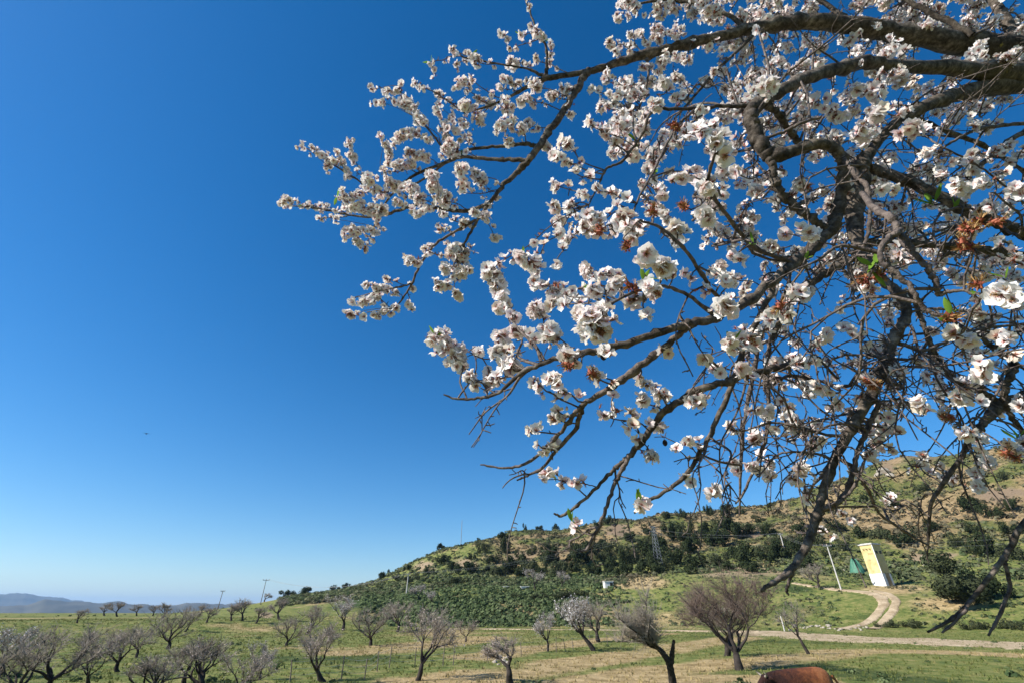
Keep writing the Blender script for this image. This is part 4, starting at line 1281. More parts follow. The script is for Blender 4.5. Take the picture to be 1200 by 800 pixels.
    W, F = tube(q, np.interp(np.linspace(0, 1, len(q)), [0, .2, .7, .85, .95, 1], [.045, .03, .02, .045, .04, .005]), 8); mb.add(W, F); link('tail', mb.mesh('cow_tail', [M]), root)
cow()

# ------------------------------------------------------------------ the near almond tree
ALM = link('almond_tree', None, None, (4.5, 2.0, hgt(4.5, 2.0)), None, None, 'near almond tree in white blossom reaching in from the right', 'tree')
AO = np.array(ALM.location)

# limbs: rows of (pixel u, pixel v, metres along the axis, width in pixels)
LIMBS = {
'L1': [(1330,120,2.6,41.6),(1260,86,2.4,35.9),(1200,63,2.3,30.2),(1120,49,2.25,25.9),(1060,39,2.25,23),(1000,30,2.25,20.8),(950,25,2.25,17.9),(900,31,2.25,15.1),(840,43,2.2,12.9),(800,54,2.2,12.2),(760,63,2.2,11.5),(720,75,2.2,10),(690,84,2.2,7.89),(660,89,2.2,6.46),(638,93,2.2,7.18),(620,101,2.2,5.02),(600,112,2.2,3.59),(580,122,2.2,2.87),(545,133,2.25,1.79)],
'L1b': [(638,92,2.2,6),(641,78,2.2,4),(640,55,2.2,3),(631,40,2.2,2.4),(620,12,2.25,2),(612,-10,2.3,1.5)],
'L1c': [(637,90,2.2,5),(618,81,2.2,2.6),(595,77,2.2,2.4),(560,71,2.25,2.2),(540,66,2.25,2),(529,57,2.25,1.2)],
'L2': [(690,82,2.2,7.92),(676,104,2.15,8.8),(660,131,2.1,8.8),(642,155,2.05,8.8),(624,183,2,8.8),(610,198,2,7.92),(591,217,1.98,6.16),(572,240,1.95,4.84),(557,262,1.95,3.96),(545,285,1.95,3.08),(538,300,1.95,1.76)],
'L2a': [(620,188,2.0,7),(600,187,2.02,5.5),(582,187,2.05,5),(545,184,2.1,4.5),(522,191,2.15,4),(485,206,2.2,3.5),(462,225,2.25,3),(447,247,2.3,2.5),(432,281,2.3,2)],
'L2b': [(628,172,2.05,6),(616,169,2.05,5),(582,172,2.1,4),(549,176,2.12,4),(527,187,2.15,3)],
'L2c': [(527,187,2.15,2.8),(504,154,2.2,2.5),(484,136,2.25,2.2),(462,120,2.3,2),(444,101,2.3,1.2)],
'L2d': [(572,240,1.95,5),(551,246,2.0,5.5),(522,246,2.1,5),(492,240,2.2,4.5),(470,246,2.25,4),(450,252,2.3,3.4),(432,255,2.35,3),(400,250,2.4,2.4),(370,244,2.45,2),(338,241,2.5,1.2)],
'L2e': [(557,258,1.95,4),(540,268,1.95,3.5),(512,285,1.98,3.5),(499,300,2.0,3.3),(488,319,2.0,3),(483,332,2.0,3),(475,345,2.05,2.5),(462,360,2.05,2),(430,366,2.1,1.4)],
'L2f': [(483,332,2.0,2.5),(470,336,2.0,2.2),(445,341,2.05,1.8),(412,350,2.1,1)],
'L2g': [(522,191,2.15,3),(490,214,2.2,2.6),(440,226,2.3,2.4),(420,212,2.35,2.2),(395,196,2.4,2),(360,174,2.45,1.2)],
'L3': [(916,321,1.25,11.4),(880,350,1.15,11.4),(840,372,1.05,11.4),(806,380,1,10.6),(771,391,1,9.68),(727,404,1,9.68),(690,413,1,8.8),(666,416,1,8.8),(640,424,1,7.04),(615,434,1.02,6.16),(600,446,1.05,5.28),(581,461,1.08,4.4),(560,466,1.1,3.96),(536,467,1.12,3.08),(520,462,1.13,1.94)],
'L4': [(822,376,1.02,8.1),(802,386,1.02,9),(776,408,1.02,9),(739,437,1.02,9),(705,460,1.02,8.1),(682,475,1.03,7.2),(667,494,1.05,5.85),(645,520,1.08,4.95),(619,541,1.1,4.05),(592,548,1.12,3.15),(563,544,1.13,1.8)],
'L4b': [(682,475,1.03,7),(676,500,1.05,6),(655,524,1.08,5),(638,546,1.1,4),(620,556,1.12,3.2),(606,562,1.12,2)],
'L5': [(960,420,1.35,9),(905,432,1.25,9),(855,445,1.2,9),(810,460,1.18,9),(780,482,1.16,9),(757,509,1.15,8.5),(739,532,1.15,7.5),(725,545,1.15,6),(710,559,1.15,5),(684,585,1.16,4),(660,603,1.18,4),(649,601,1.18,2.4)],
'L5b': [(742,528,1.15,6),(730,548,1.13,5.5),(721,566,1.12,5),(710,596,1.1,5),(699,622,1.1,4.5),(688,643,1.1,4),(679,645,1.1,2.4)],
'L6': [(905,340,1.4,7),(880,390,1.32,7),(867,420,1.3,7),(856,454,1.28,7),(834,506,1.26,6.5),(819,532,1.25,6),(804,557,1.25,6),(777,577,1.25,5),(755,589,1.25,4.5),(743,601,1.25,2.5)],
'L7': [(925,330,1.5,5),(905,390,1.45,5),(899,439,1.42,5),(901,495,1.4,4.5),(886,544,1.4,4),(871,577,1.4,3),(862,590,1.4,2)],
'L8': [(900,360,1.5,5),(884,430,1.5,5),(873,487,1.48,4.5),(868,544,1.46,4),(867,604,1.45,2)],
'L11': [(1330,120,2.6,37),(1260,104,2.3,32.6),(1200,95,2.1,29.6),(1137,108,1.95,20),(1100,119,1.88,16.3),(1062,136,1.82,13.3),(1040,154,1.78,12.6),(1021,176,1.74,13.3),(1010,193,1.72,20),(1007,217,1.7,24),(1003,245,1.66,20.6),(1003,272,1.6,17.2),(1012,300,1.5,12.9),(1024,322,1.42,12),(1042,334,1.36,12),(1056,348,1.32,11.2),(1063,366,1.3,11.2),(1054,387,1.28,11.2),(1046,398,1.27,12),(1039,424,1.25,12),(1027,450,1.24,12.9),(1016,471,1.22,12.9),(997,503,1.2,12),(979,535,1.18,11.2),(966,572,1.15,10.3),(958,600,1.12,10.3),(950,626,1.1,10.3),(942,645,1.08,9.46),(926,668,1.05,8.6),(910,680,1.02,6.88),(898,687,1,5.16),(892,693,1,2.58)],
'L11b': [(940,647,1.08,6),(928,672,1.06,4),(922,690,1.05,4),(924,697,1.05,2)],
'L11c': [(958,600,1.12,6),(972,592,1.12,5),(990,583,1.13,4),(1006,560,1.14,3.5),(1016,530,1.15,2)],
'L10': [(1260,102,2.3,27.4),(1200,88,2.05,25.8),(1120,80,1.9,18.2),(1047,78,1.75,15.2),(1019,73,1.7,15.2),(990,79,1.65,15.2),(955,88,1.58,16),(925,101,1.52,16),(902,114,1.48,15.2),(887,123,1.45,16.7),(880,132,1.43,15.8),(882,145,1.41,16.7),(886,158,1.4,17.6),(894,173,1.38,19.4),(906,182,1.37,19.4),(922,180,1.36,15.8),(940,174,1.36,14.1),(961,169,1.36,13.2),(975,173,1.36,13.2),(985,183,1.36,13.2),(989,197,1.36,13.2),(988,217,1.36,13.2),(983,242,1.36,13.2),(979,259,1.35,13.2),(974,271,1.34,14.1),(962,280,1.33,14.1),(947,296,1.3,14.1),(929,310,1.28,13.2),(916,321,1.25,12.3)],
'L10b': [(904,184,1.37,12),(905,198,1.36,10),(909,216,1.35,10),(920,232,1.35,10),(936,246,1.35,10),(955,258,1.34,10),(970,270,1.34,9)],
'L10c': [(886,120,1.45,7),(865,125,1.45,5),(840,125,1.45,4.6),(800,128,1.45,4.4),(765,131,1.45,4),(752,158,1.43,3.6),(730,188,1.42,3.2),(711,198,1.42,3),(702,216,1.42,2),(690,240,1.42,1.6)],
'L10d': [(894,122,1.46,8),(908,130,1.5,8),(920,145,1.55,8),(932,162,1.6,7),(945,175,1.65,6)],
'L10e': [(898,162,1.38,4),(918,155,1.36,4),(940,144,1.34,4),(962,138,1.34,3)],
'L12': [(1007,191,1.74,10),(1019,197,1.72,12),(1062,212,1.66,13),(1103,231,1.62,13),(1135,248,1.6,14),(1169,261,1.6,14),(1200,274,1.62,15),(1280,300,1.8,18),(1400,330,2.2,22)],
'L13': [(1003,272,1.6,9),(1011,283,1.6,9),(1066,286,1.6,9),(1105,288,1.62,9),(1156,294,1.65,10),(1210,302,1.7,11),(1290,308,1.85,13)],
'L14': [(1010,225,1.05,6),(1027,247,0.95,9),(1042,253,0.90,9),(1051,266,0.88,9),(1051,273,0.86,9),(1041,279,0.85,7),(1032,293,0.84,7),(1034,309,0.83,7),(1046,316,0.82,6),(1062,331,0.81,6.5),(1073,346,0.8,6),(1079,357,0.8,5.5),(1092,367,0.79,5),(1108,372,0.78,4)],
'L14b': [(1052,270,0.87,8),(1060,279,0.86,7),(1073,299,0.85,7),(1090,318,0.84,7.5),(1097,331,0.83,7.5),(1100,345,0.83,7),(1113,342,0.82,5),(1132,341,0.80,3.5),(1146,352,0.79,3.5),(1140,362,.79,3)],
'L15': [(1400,420,1.9,15.3),(1300,430,1.65,13.6),(1240,450,1.5,13.6),(1200,466,1.42,14.4),(1174,474,1.38,15.3),(1156,491,1.36,10.2),(1139,512,1.34,7.65),(1125,538,1.32,5.95),(1102,571,1.3,5.1),(1091,590,1.3,4.25),(1088,632,1.3,2.55),(1086,655,1.3,1.36)],
'L15b': [(1150,395,1.4,5),(1164,407,1.4,7),(1184,422,1.38,8.5),(1188,431,1.37,9),(1180,447,1.36,8.5),(1177,463,1.36,8),(1184,484,1.36,7),(1196,504,1.36,5),(1206,520,1.36,4)],
'L16': [(1066,340,1.45,5),(1078,370,1.42,5),(1088,398,1.4,6),(1096,416,1.4,7),(1106,433,1.4,7),(1126,450,1.39,7),(1152,460,1.38,8),(1172,473,1.38,9)],
'L17': [(1400,500,1.9,12.8),(1300,540,1.55,9.35),(1240,580,1.3,7.22),(1200,612,1.2,6.38),(1181,646,1.18,5.95),(1159,676,1.16,5.52),(1132,710,1.15,5.1),(1112,727,1.14,4.25),(1087,740,1.13,2.55)],
'L17b': [(1181,646,1.18,5),(1178,660,1.17,4.5),(1183,687,1.16,4.5),(1171,720,1.15,4),(1158,745,1.14,2.5)],
'L17c': [(1140,702,1.15,4),(1125,722,1.14,4),(1104,741,1.13,2.4)],
'L18': [(1230,140,1.9,8),(1199,155,1.85,7),(1169,177,1.82,6.5),(1146,197,1.8,6),(1132,208,1.8,3.5)],
'L19': [(1240,142,1.8,5),(1187,146,1.75,4.5),(1150,151,1.72,4),(1122,163,1.7,3.5),(1100,178,1.7,2)],
'L20': [(1085,160,1.5,2),(1105,173,1.45,2.2),(1135,188,1.45,2.2),(1169,211,1.45,2.2),(1210,247,1.5,2.4)],
'L21': [(890,34,2.2,5),(862,62,2.15,4),(837,86,2.1,4),(807,121,2.05,3.2),(790,140,2.0,2)],
'L22': [(757,65,2.2,4),(760,85,2.15,3.2),(755,110,2.1,3),(745,135,2.05,2)],
'L23': [(815,128,1.45,3.6),(792,150,1.4,3.4),(776,180,1.35,3.4),(764,205,1.3,3.2),(749,231,1.25,2.6),(740,255,1.2,2)],
'L24': [(862,368,1.1,6),(838,345,1.05,5),(820,318,1.0,5),(800,290,0.95,4.5),(775,268,0.95,4),(750,258,.95,3)],
'L25': [(840,371,1.05,5),(800,343,0.98,4.5),(770,335,0.93,4),(735,346,0.9,4),(710,360,0.88,3)],
'L26': [(930,308,1.28,6),(885,290,1.2,5.5),(850,250,1.1,5),(830,215,1.0,4.5),(838,180,0.92,3.5)],
'L27': [(1010,300,1.5,9),(985,310,1.5,9),(955,330,1.48,9),(930,352,1.46,8),(915,375,1.45,7),(905,400,1.45,6)],
'L28': [(1040,422,1.25,5),(1020,438,1.3,4),(990,452,1.35,4),(955,445,1.4,4),(925,440,1.42,3.5),(900,455,1.45,2.5)],
'L29': [(1003,505,1.2,5),(975,510,1.2,4),(935,500,1.22,3.5),(905,495,1.25,3),(870,505,1.3,2)],
'L30': [(1140,40,2.2,8),(1080,10,2.3,6),(1020,-20,2.4,5),(950,-50,2.5,4)],
'L31': [(1000,30,2.25,7),(960,0,2.4,5),(900,-30,2.5,4),(830,-50,2.6,3)],
'L32': [(1200,60,2.3,14),(1170,10,2.45,10),(1130,-40,2.6,8),(1070,-100,2.8,5)],
'L33': [(880,35,2.2,6),(840,12,2.3,5),(790,0,2.4,4),(745,5,2.45,2.5)],
'L34': [(1062,136,1.82,8),(1100,150,1.9,6),(1150,170,2.0,5),(1200,200,2.1,4)],
'L35': [(985,183,1.36,6),(1003,205,1.3,6),(1016,220,1.26,6),(1020,245,1.24,5),(1017,275,1.22,4.5),(1008,295,1.22,4),(993,310,1.22,3)],
'L36': [(1046,398,1.27,5),(1080,410,1.3,4.5),(1110,400,1.35,4),(1150,385,1.4,3.5),(1200,380,1.45,3.5),(1260,370,1.6,4)],
'L37': [(979,535,1.18,5),(1000,548,1.18,4.5),(1018,575,1.2,4),(1030,600,1.22,3.5),(1060,622,1.24,3),(1090,640,1.26,2.4)],
'L38': [(958,603,1.12,6),(985,585,1.14,6),(998,560,1.16,6),(1005,530,1.18,6),(1018,500,1.2,6),(1030,470,1.22,5)],
}
def limb_name(k):
    return 'limb' if k in ('L1', 'L10', 'L11', 'L12', 'L15') else 'branch'

samples = []            # (point, radius, u, v, limb)
for key, rows in LIMBS.items():
    A = np.array(rows, float)
    q = spline(A, 6 if len(A) > 12 else 7)
    pts = np.array([P(a[0], a[1], a[2]) for a in q])
    rad = np.maximum(q[:, 3] * q[:, 2] / FPX / 2 * 0.90, 0.0011)
    big = rad.max() > 0.018
    rr = np.random.default_rng(abs(hash(key)) % 1000 if False else sum(ord(c) for c in key))
    # gnarls: slow swelling plus little knees
    knob = 1 + 0.16 * (vnoise(np.arange(len(pts)) * 0.45, np.zeros(len(pts)), 7 + len(key)) - 0.4) + 0.35 * (rr.random(len(pts)) > 0.93)
    jit = rr.normal(0, 1, pts.shape) * (rad * (0.10 if big else 0.22))[:, None]
    pts = pts + jit
    V, F = tube(pts - AO, rad * knob, 14 if big else 7, 0.16 if big else 0.1, seed=len(rows))
    mb = MB(); mb.add(V, F)
    link(limb_name(key), mb.mesh('almond_' + key, [M_BARK if rad.max() > 0.008 else M_TWIG]), ALM)
    for p, r_, a in zip(pts, rad, q): samples.append((p[0], p[1], p[2], r_, a[0], a[1], a[2]))
S = np.array(samples)

# trunk and the boughs outside the frame that carry those limbs
def bough(rows, name, sides=16):
    A = np.array(rows, float); q = spline(A, 6)
    rr = np.random.default_rng(len(rows) * 3)
    V, F = tube(q[:, :3] - AO, q[:, 3] * (1 + 0.12 * (rr.random(len(q)) - .5)), sides, 0.14, seed=5)
    mb = MB(); mb.add(V, F); link(name, mb.mesh('almond_' + name, [M_BARK]), ALM)
J1 = P(1330, 120, 2.6); J2 = P(1400, 330, 2.2); J3 = P(1400, 420, 1.9); J4 = P(1400, 500, 1.9); J5 = P(1290, 308, 1.85)
gz = hgt(4.5, 2.0)
bough([(4.5, 2.0, gz - .2, .30), (4.46, 1.98, gz + .3, .21), (4.38, 1.9, gz + .9, .19), (4.3, 1.85, gz + 1.4, .18), (4.2, 1.8, gz + 1.8, .17)], 'trunk', 20)
bough([(4.25, 1.82, gz + 1.6, .15), (4.2, 1.75, gz + 2.3, .13), (4.05, 1.65, gz + 3.2, .12), (*J1, .135)], 'limb')
bough([(4.25, 1.82, gz + 1.6, .12), (3.7, 1.7, gz + 2.2, .085), (3.2, 1.5, gz + 2.5, .06), (*J2, .05)], 'limb')
bough([(3.7, 1.7, gz + 2.2, .07), (3.3, 1.45, gz + 2.25, .05), (*J3, .036)], 'limb')
bough([(3.7, 1.7, gz + 2.2, .06), (3.2, 1.35, gz + 2.0, .04), (*J4, .028)], 'limb')
bough([(3.2, 1.5, gz + 2.5, .04), (*((J5 + np.array((.3, .1, .05)))), .034), (*J5, .024)], 'branch')
bough([(4.2, 1.8, gz + 1.7, .12), (4.9, 2.3, gz + 2.5, .10), (5.5, 2.6, gz + 3.4, .07), (6.2, 2.7, gz + 4.0, .03)], 'limb')
bough([(4.3, 1.85, gz + 1.5, .11), (4.7, 1.2, gz + 2.4, .09), (5.2, .5, gz + 3.2, .06), (5.5, -.2, gz + 3.8, .025)], 'limb')

# blossom sleeves: u0 v0 u1 v1 half-width(px) [depth]   kinds: . flowers  r spent red  b buds/brown
SLEEVES = """
355 172 385 195 9|410 166 419 194 6|395 179 397 183 4|389 188 408 205 6|401 224 423 226 8|430 209 444 226 9|449 165 447 205 6|464 166 498 162 8|479 180 500 186 8
464 195 485 194 8|455 210 470 222 8|481 220 489 233 9|507 203 515 235 10|483 247 498 246 6|334 241 368 241 7|380 242 386 243 4|374 256 379 256 4|395 231 404 243 5|414 243 447 246 10|393 257 447 268 8
406 273 440 274 9|418 282 426 293 6|464 238 469 240 5|440 105 470 101 6|447 120 489 139 8|480 116 495 142 7|588 40 597 62 4|599 74 605 76 8|628 65 629 72 4|628 35 634 37 7|645 52 645 66 4|609 41 611 42 2|613 -5 620 8 4
530 58 531 62 3|536 74 536 86 4|553 68 560 73 8|504 73 508 92 3|487 95 489 98 3|511 110 515 114 5|534 101 548 106 7|553 86 554 94 3|517 127 545 147 13|542 123 548 127 9|564 118 575 125 7|521 152 545 162 11|525 173 530 177 9|558 133 563 137 9
588 94 600 100 5|606 95 611 97 5|583 103 588 104 4|590 122 596 127 9|611 120 625 120 8|624 100 630 103 8|585 150 611 152 10|594 164 599 167 7|617 145 622 148 7|645 110 650 113 7|662 104 667 106 6|667 133 671 138 5|638 171 643 174 7
530 173 536 176 9|540 200 543 226 10|560 211 566 215 9|553 203 558 206 7|510 207 508 219 8|517 233 522 236 8|515 249 519 251 4|484 225 489 228 7|484 249 489 252 5|559 250 564 253 6|542 263 547 266 7|514 265 518 267 4|570 239 575 242 5
579 278 584 279 6|498 292 500 294 3|536 292 542 305 12|521 313 526 316 7|532 318 545 320 9|480 304 485 307 5|473 300 490 308 6|496 291 498 293 3|450 325 452 327 3|430 334 460 341 7|409 351 443 347 7|413 369 462 362 7|480 358 482 364 5|481 335 484 338 3
527 292 550 300 10|520 314 525 317 7|511 332 524 332 8|544 314 549 317 7|533 343 538 348 6|576 317 588 345 13 1.45|586 353 591 357 11 1.4|512 392 535 412 16 1.2|532 418 548 432 12 1.2|559 411 563 412 5 1.25|584 392 591 409 13 1.2
549 440 554 443 9 1.15|570 444 576 447 8 1.12|602 386 608 392 11 1.15|579 410 584 413 10 1.12|593 424 600 428 12 1.1|583 358 588 361 8 1.35|627 360 634 365 10 1.25|643 387 649 392 12 1.1|641 359 656 351 8 1.25
607 302 630 314 12 1.3|624 330 629 335 9 1.3|647 338 652 342 7 1.3|650 309 655 312 6 1.4|682 314 688 319 8 1.25|662 278 667 283 4 1.5|686 265 701 272 12 1.15|725 250 745 275 15 1.02|694 338 700 345 11 .92
684 372 704 386 20 .85|676 366 684 374 10 .9|706 363 712 370 10 .88|717 330 724 336 9 .95|739 349 747 354 10 .95|757 299 780 314 13 .78|761 336 770 345 12 .85|781 318 788 325 10 .95|754 363 760 369 7 .95
803 319 809 324 7 1.0|844 325 850 330 8 1.05|850 357 860 367 14 .82|858 400 866 409 12 .95|822 338 829 343 7 1.0|645 444 655 453 12 .95|693 435 702 441 10 .98|627 447 634 452 8 1.0|663 416 672 424 10 .95|706 409 713 414 9 .98
653 480 659 485 8|646 487 652 493 9|632 522 637 527 7|621 503 623 508 4|650 522 655 527 8|703 480 708 485 7|718 480 723 485 7|737 484 742 489 7|746 465 751 470 8|744 504 748 507 5|755 447 760 452 7|763 450 768 455 6
762 532 769 538 9|793 524 798 529 6|806 512 811 517 6|770 499 775 504 8|778 409 783 414 9|838 432 843 437 9|815 469 820 474 8|778 462 783 467 7|853 500 858 504 5|635 561 660 564 8|660 566 688 567 9|748 585 754 593 11 1.2|670 613 675 618 6
762 534 767 539 5|802 560 807 565 7|834 571 840 577 10|857 542 864 547 8|802 515 807 520 6|883 514 890 520 9|895 485 900 490 7|854 500 859 505 6|899 545 904 550 8|936 549 943 554 9|932 489 939 494 9|910 444 915 449 8|940 448 945 453 7
815 155 845 178 15 .95|724 145 733 153 11|705 152 710 157 8|719 165 724 170 8|736 180 743 185 10|750 150 755 155 9|792 165 798 170 8|834 163 841 170 12 .95|786 212 806 205 11|824 203 831 208 12|824 218 831 223 12|824 249 831 256 13|791 267 798 273 11
690 255 703 259 11|696 220 701 225 7|681 228 686 231 4|687 202 691 205 4|672 202 677 205 5|647 240 652 245 8|655 257 660 262 6|664 238 668 242 5|660 165 665 170 9|647 179 652 184 8|649 214 654 219 6|690 146 695 149 6|773 228 778 231 5|718 263 723 268 7|715 226 720 229 5
737 2 748 14 8|768 15 775 20 8|790 10 795 13 6|737 36 742 39 5|748 39 753 42 4|714 50 721 54 7|721 60 726 63 5|766 42 772 45 7|775 36 780 39 7|789 36 796 39 8|809 14 816 17 8|825 7 830 10 7|735 52 738 55 4|774 72 780 75 8|787 65 793 68 7|752 78 757 81 6|765 82 770 85 5
778 96 784 99 8|792 91 797 94 6|800 108 807 111 9|787 113 793 116 7|766 121 773 124 10|748 102 755 105 9|761 96 767 99 7|704 123 711 126 7|714 111 720 114 6|725 104 731 107 7|693 106 699 109 6|645 110 650 113 6|659 104 664 107 6|805 72 810 75 4|824 93 831 97 7|828 51 835 55 9|818 128 823 131 6|723 140 733 145 11
1172 345 1190 356 17 .72|1123 393 1138 398 12 .85|1147 424 1152 440 12 .95|1121 462 1145 470 11 1.0|1135 505 1150 515 10 1.1|924 336 936 344 12 .76|905 363 918 368 9 .8|1066 298 1074 303 8 1.1|890 100 900 110 12 1.3|1146 214 1154 219 9 1.3|1060 152 1070 158 11 1.3|1118 214 1126 222 10 1.25
1102 198 1108 203 7 1.4|1086 178 1094 183 9 1.4|1190 220 1200 228 11 1.2|1160 240 1166 245 5 1.3|1178 188 1184 192 6 1.6|1035 222 1050 228 9 1.3|1010 150 1020 160 9 1.4|1030 130 1050 136 10 1.4|940 115 960 120 11 1.35|975 125 985 140 11 1.3|1040 85 1055 95 10 1.6|1000 105 1025 112 10 1.6
900 425 915 432 9 1.3|935 425 955 420 9 1.2|960 400 970 392 9 1.2|880 395 890 402 9 1.0|958 452 975 460 9 1.2|915 470 930 480 8 1.3|985 385 996 392 8 1.2|865 430 875 440 10 1.1|1012 440 1022 448 8 1.2|985 470 992 480 7 1.2|880 480 905 484 9 1.3|905 500 935 498 9 1.25
875 545 890 550 8 1.3|925 560 933 563 8 1.2|960 560 970 566 6 1.2|985 600 1000 612 6 1.7|1040 585 1052 592 5 1.7|960 620 975 628 6 1.7|1120 560 1128 566 5 1.7|1180 520 1192 530 10 1.1|1150 540 1160 548 8 1.2|1188 470 1196 476 8 1.2|1010 330 1020 336 8 .9|1050 430 1058 436 6 1.2
1085 440 1090 445 5 1.3|1105 485 1112 490 6 1.3|1062 470 1070 476 6 1.3|1045 500 1052 506 6 1.3|1170 395 1180 400 9 1.1|1190 300 1200 306 9 1.2|900 290 912 296 9 1.1|870 270 880 278 10 1.0|855 300 866 306 9 1.0|880 225 892 230 8 1.2|935 215 945 222 8 1.3|860 200 868 206 7 1.3
"""
SPENT = "1120 262 1138 274 9 .78|1128 280 1145 288 8 .78|1142 255 1148 262 6 .8|1106 372 1114 376 6 .78|1145 330 1150 336 5 .74|1005 322 1014 330 8 .88|1018 318 1026 322 6 .88|660 424 668 432 8 .9|736 334 744 340 8 .9|730 280 738 288 6 1.0|786 145 794 153 8 1.2|800 240 810 246 7 1.0|762 244 768 250 7 1.05|940 216 948 222 6 1.2|1014 446 1022 452 7 1.15|1106 488 1110 492 5 1.25|1180 530 1195 538 8 1.0|688 435 692 440 5 .95|912 352 918 358 5 .78|870 252 876 258 5 1.0|700 262 706 268 5 1.1|1168 258 1172 262 5 .85"

def parse(t, kind):
    out = []
    for tok in t.replace('\n', '|').split('|'):
        f = tok.split()
        if not f: continue
        f = [float(a) for a in f]
        out.append((f[0], f[1], f[2], f[3], f[4], f[5] if len(f) > 5 else 0.0, kind))
    return out
SL = parse(SLEEVES, 'f') + parse(SPENT, 'r')
rs = np.random.default_rng(2024)
def scatter(n, u0, u1, v0, v1, d0, d1, w0=5, w1=11):
    for _ in range(n):
        u = rs.uniform(u0, u1); v = rs.uniform(v0, v1); a = rs.uniform(0, 6.28); L = rs.uniform(4, 16)
        SL.append((u, v, u + math.cos(a) * L, v + math.sin(a) * L, rs.uniform(w0, w1), rs.uniform(d0, d1), 'f'))
scatter(110, 830, 1200, -20, 65, 2.2, 3.1, 4, 9)
scatter(55, 850, 1200, 55, 130, 1.9, 2.8, 4, 9)
scatter(20, 730, 850, -30, 20, 2.2, 2.8)
scatter(110, 880, 1200, 130, 330, 1.6, 2.5, 4, 9)
scatter(40, 870, 1200, 330, 470, 1.3, 2.0, 4, 8)
scatter(22, 860, 1200, 470, 560, 1.2, 1.8, 3, 7)
scatter(32, 830, 900, 100, 330, 1.5, 2.3, 4, 9)
scatter(35, 700, 860, 60, 260, 1.6, 2.2, 3, 7)
scatter(36, 1210, 1500, -120, 420, 1.6, 2.8)
scatter(20, 650, 1200, -220, -30, 2.2, 3.0)

# ---------------------------------------------------------------- twigs
TW = MB()
tw_pts = []
SPUR = []
def twig(p0, p1, r0, r1, wig=0.06, n=7, spurs=True, sag=0.04):
    L = np.linalg.norm(p1 - p0)
    n = max(n, 4)
    t = np.linspace(0, 1, n)[:, None]
    p = p0 * (1 - t) + p1 * t
    for k, am in ((1, 1.0), (2, 0.5), (3.5, 0.22)):
        ph = rs.random() * 6.28
        w_ = np.sin(t * math.pi * k + ph) - (np.sin(ph) * (1 - t) + np.sin(math.pi * k + ph) * t)
        p = p + w_ * rs.normal(0, 1, 3) * wig * L * 0.55 * am
    p[:, 2] += (4 * t * (1 - t))[:, 0] * sag * L
    V, F = tube(p - AO, np.linspace(r0, r1, n), 5, 0.25, seed=int(rs.integers(1e6)))
    TW.add(V, F)
    if spurs:
        for k in range(int(L / 0.03)):
            i = int(rs.integers(1, n - 1)); f = rs.random()
            a = p[i] * (1 - f) + p[i + 1] * f
            d = rs.normal(0, 1, 3); d /= np.linalg.norm(d)
            l = rs.uniform(0.006, 0.022)
            SPUR.append((np.array([a, a + d * l * .6, a + d * l + rs.normal(0, .002, 3)]) - AO, (r1 * 1.2, r1 * 1.1, r1 * 0.9)))
    for i in range(1, n): tw_pts.append((p[i], r1 + (r0 - r1) * (1 - i / n)))
    return p

SUNV = np.array(sdir)
flowers = []      # (centre, facing, diameter m, kind, random)
def fill_sleeve(a, b, hw, kind, dpx, more=1.0):
    """flowers packed round the line a-b (metres), half-width hw"""
    L = np.linalg.norm(b - a)
    dia = 0.040
    if kind == 'f':
        n = max(2, int((L + 2 * hw) * 2 * hw * 2.7 * more / (dia * dia * 0.6)))
        n = min(n, int(34 * more))
    else:
        n = max(4, int((L + 2 * hw) * 2 * hw * 2.2 / (0.02 ** 2)))
        n = min(n, 18)
    ax = (b - a) / max(L, 1e-6)
    bow = rs.normal(0, 0.16, 3) * L
    small = 0.88 if hw < 0.022 else 1.0
    for k in range(n):
        t = rs.uniform(-0.12, 1.12) if kind == 'f' else rs.random()
        d = rs.normal(0, 1, 3); d = d - ax * np.dot(d, ax) * 0.75
        d /= np.linalg.norm(d)
        rad = max(hw - dia * 0.42, 0.005) * (rs.uniform(0.4, 1.1) if rs.random() < 0.85 else rs.uniform(1.2, 2.0))
        c = a + (b - a) * t + bow * (4 * t * (1 - t)) + d * rad
        f = d + rs.normal(0, 0.35, 3) + SUNV * 0.3; f /= np.linalg.norm(f)
        if kind == 'r':
            flowers.append((c, f, rs.uniform(0.018, 0.026), 'spent', rs.random()))
        else:
            q = rs.random()
            kd = 'open' if q < 0.48 else ('cup' if q < 0.70 else ('flat' if q < 0.84 else ('bud' if q < 0.93 else 'spent')))
            sz = small * rs.uniform(0.027, 0.044) * (1.0 if kd not in ('bud', 'spent') else 0.5)
            flowers.append((c, f, sz, kd, rs.random()))
SU = S[:, 4:6]
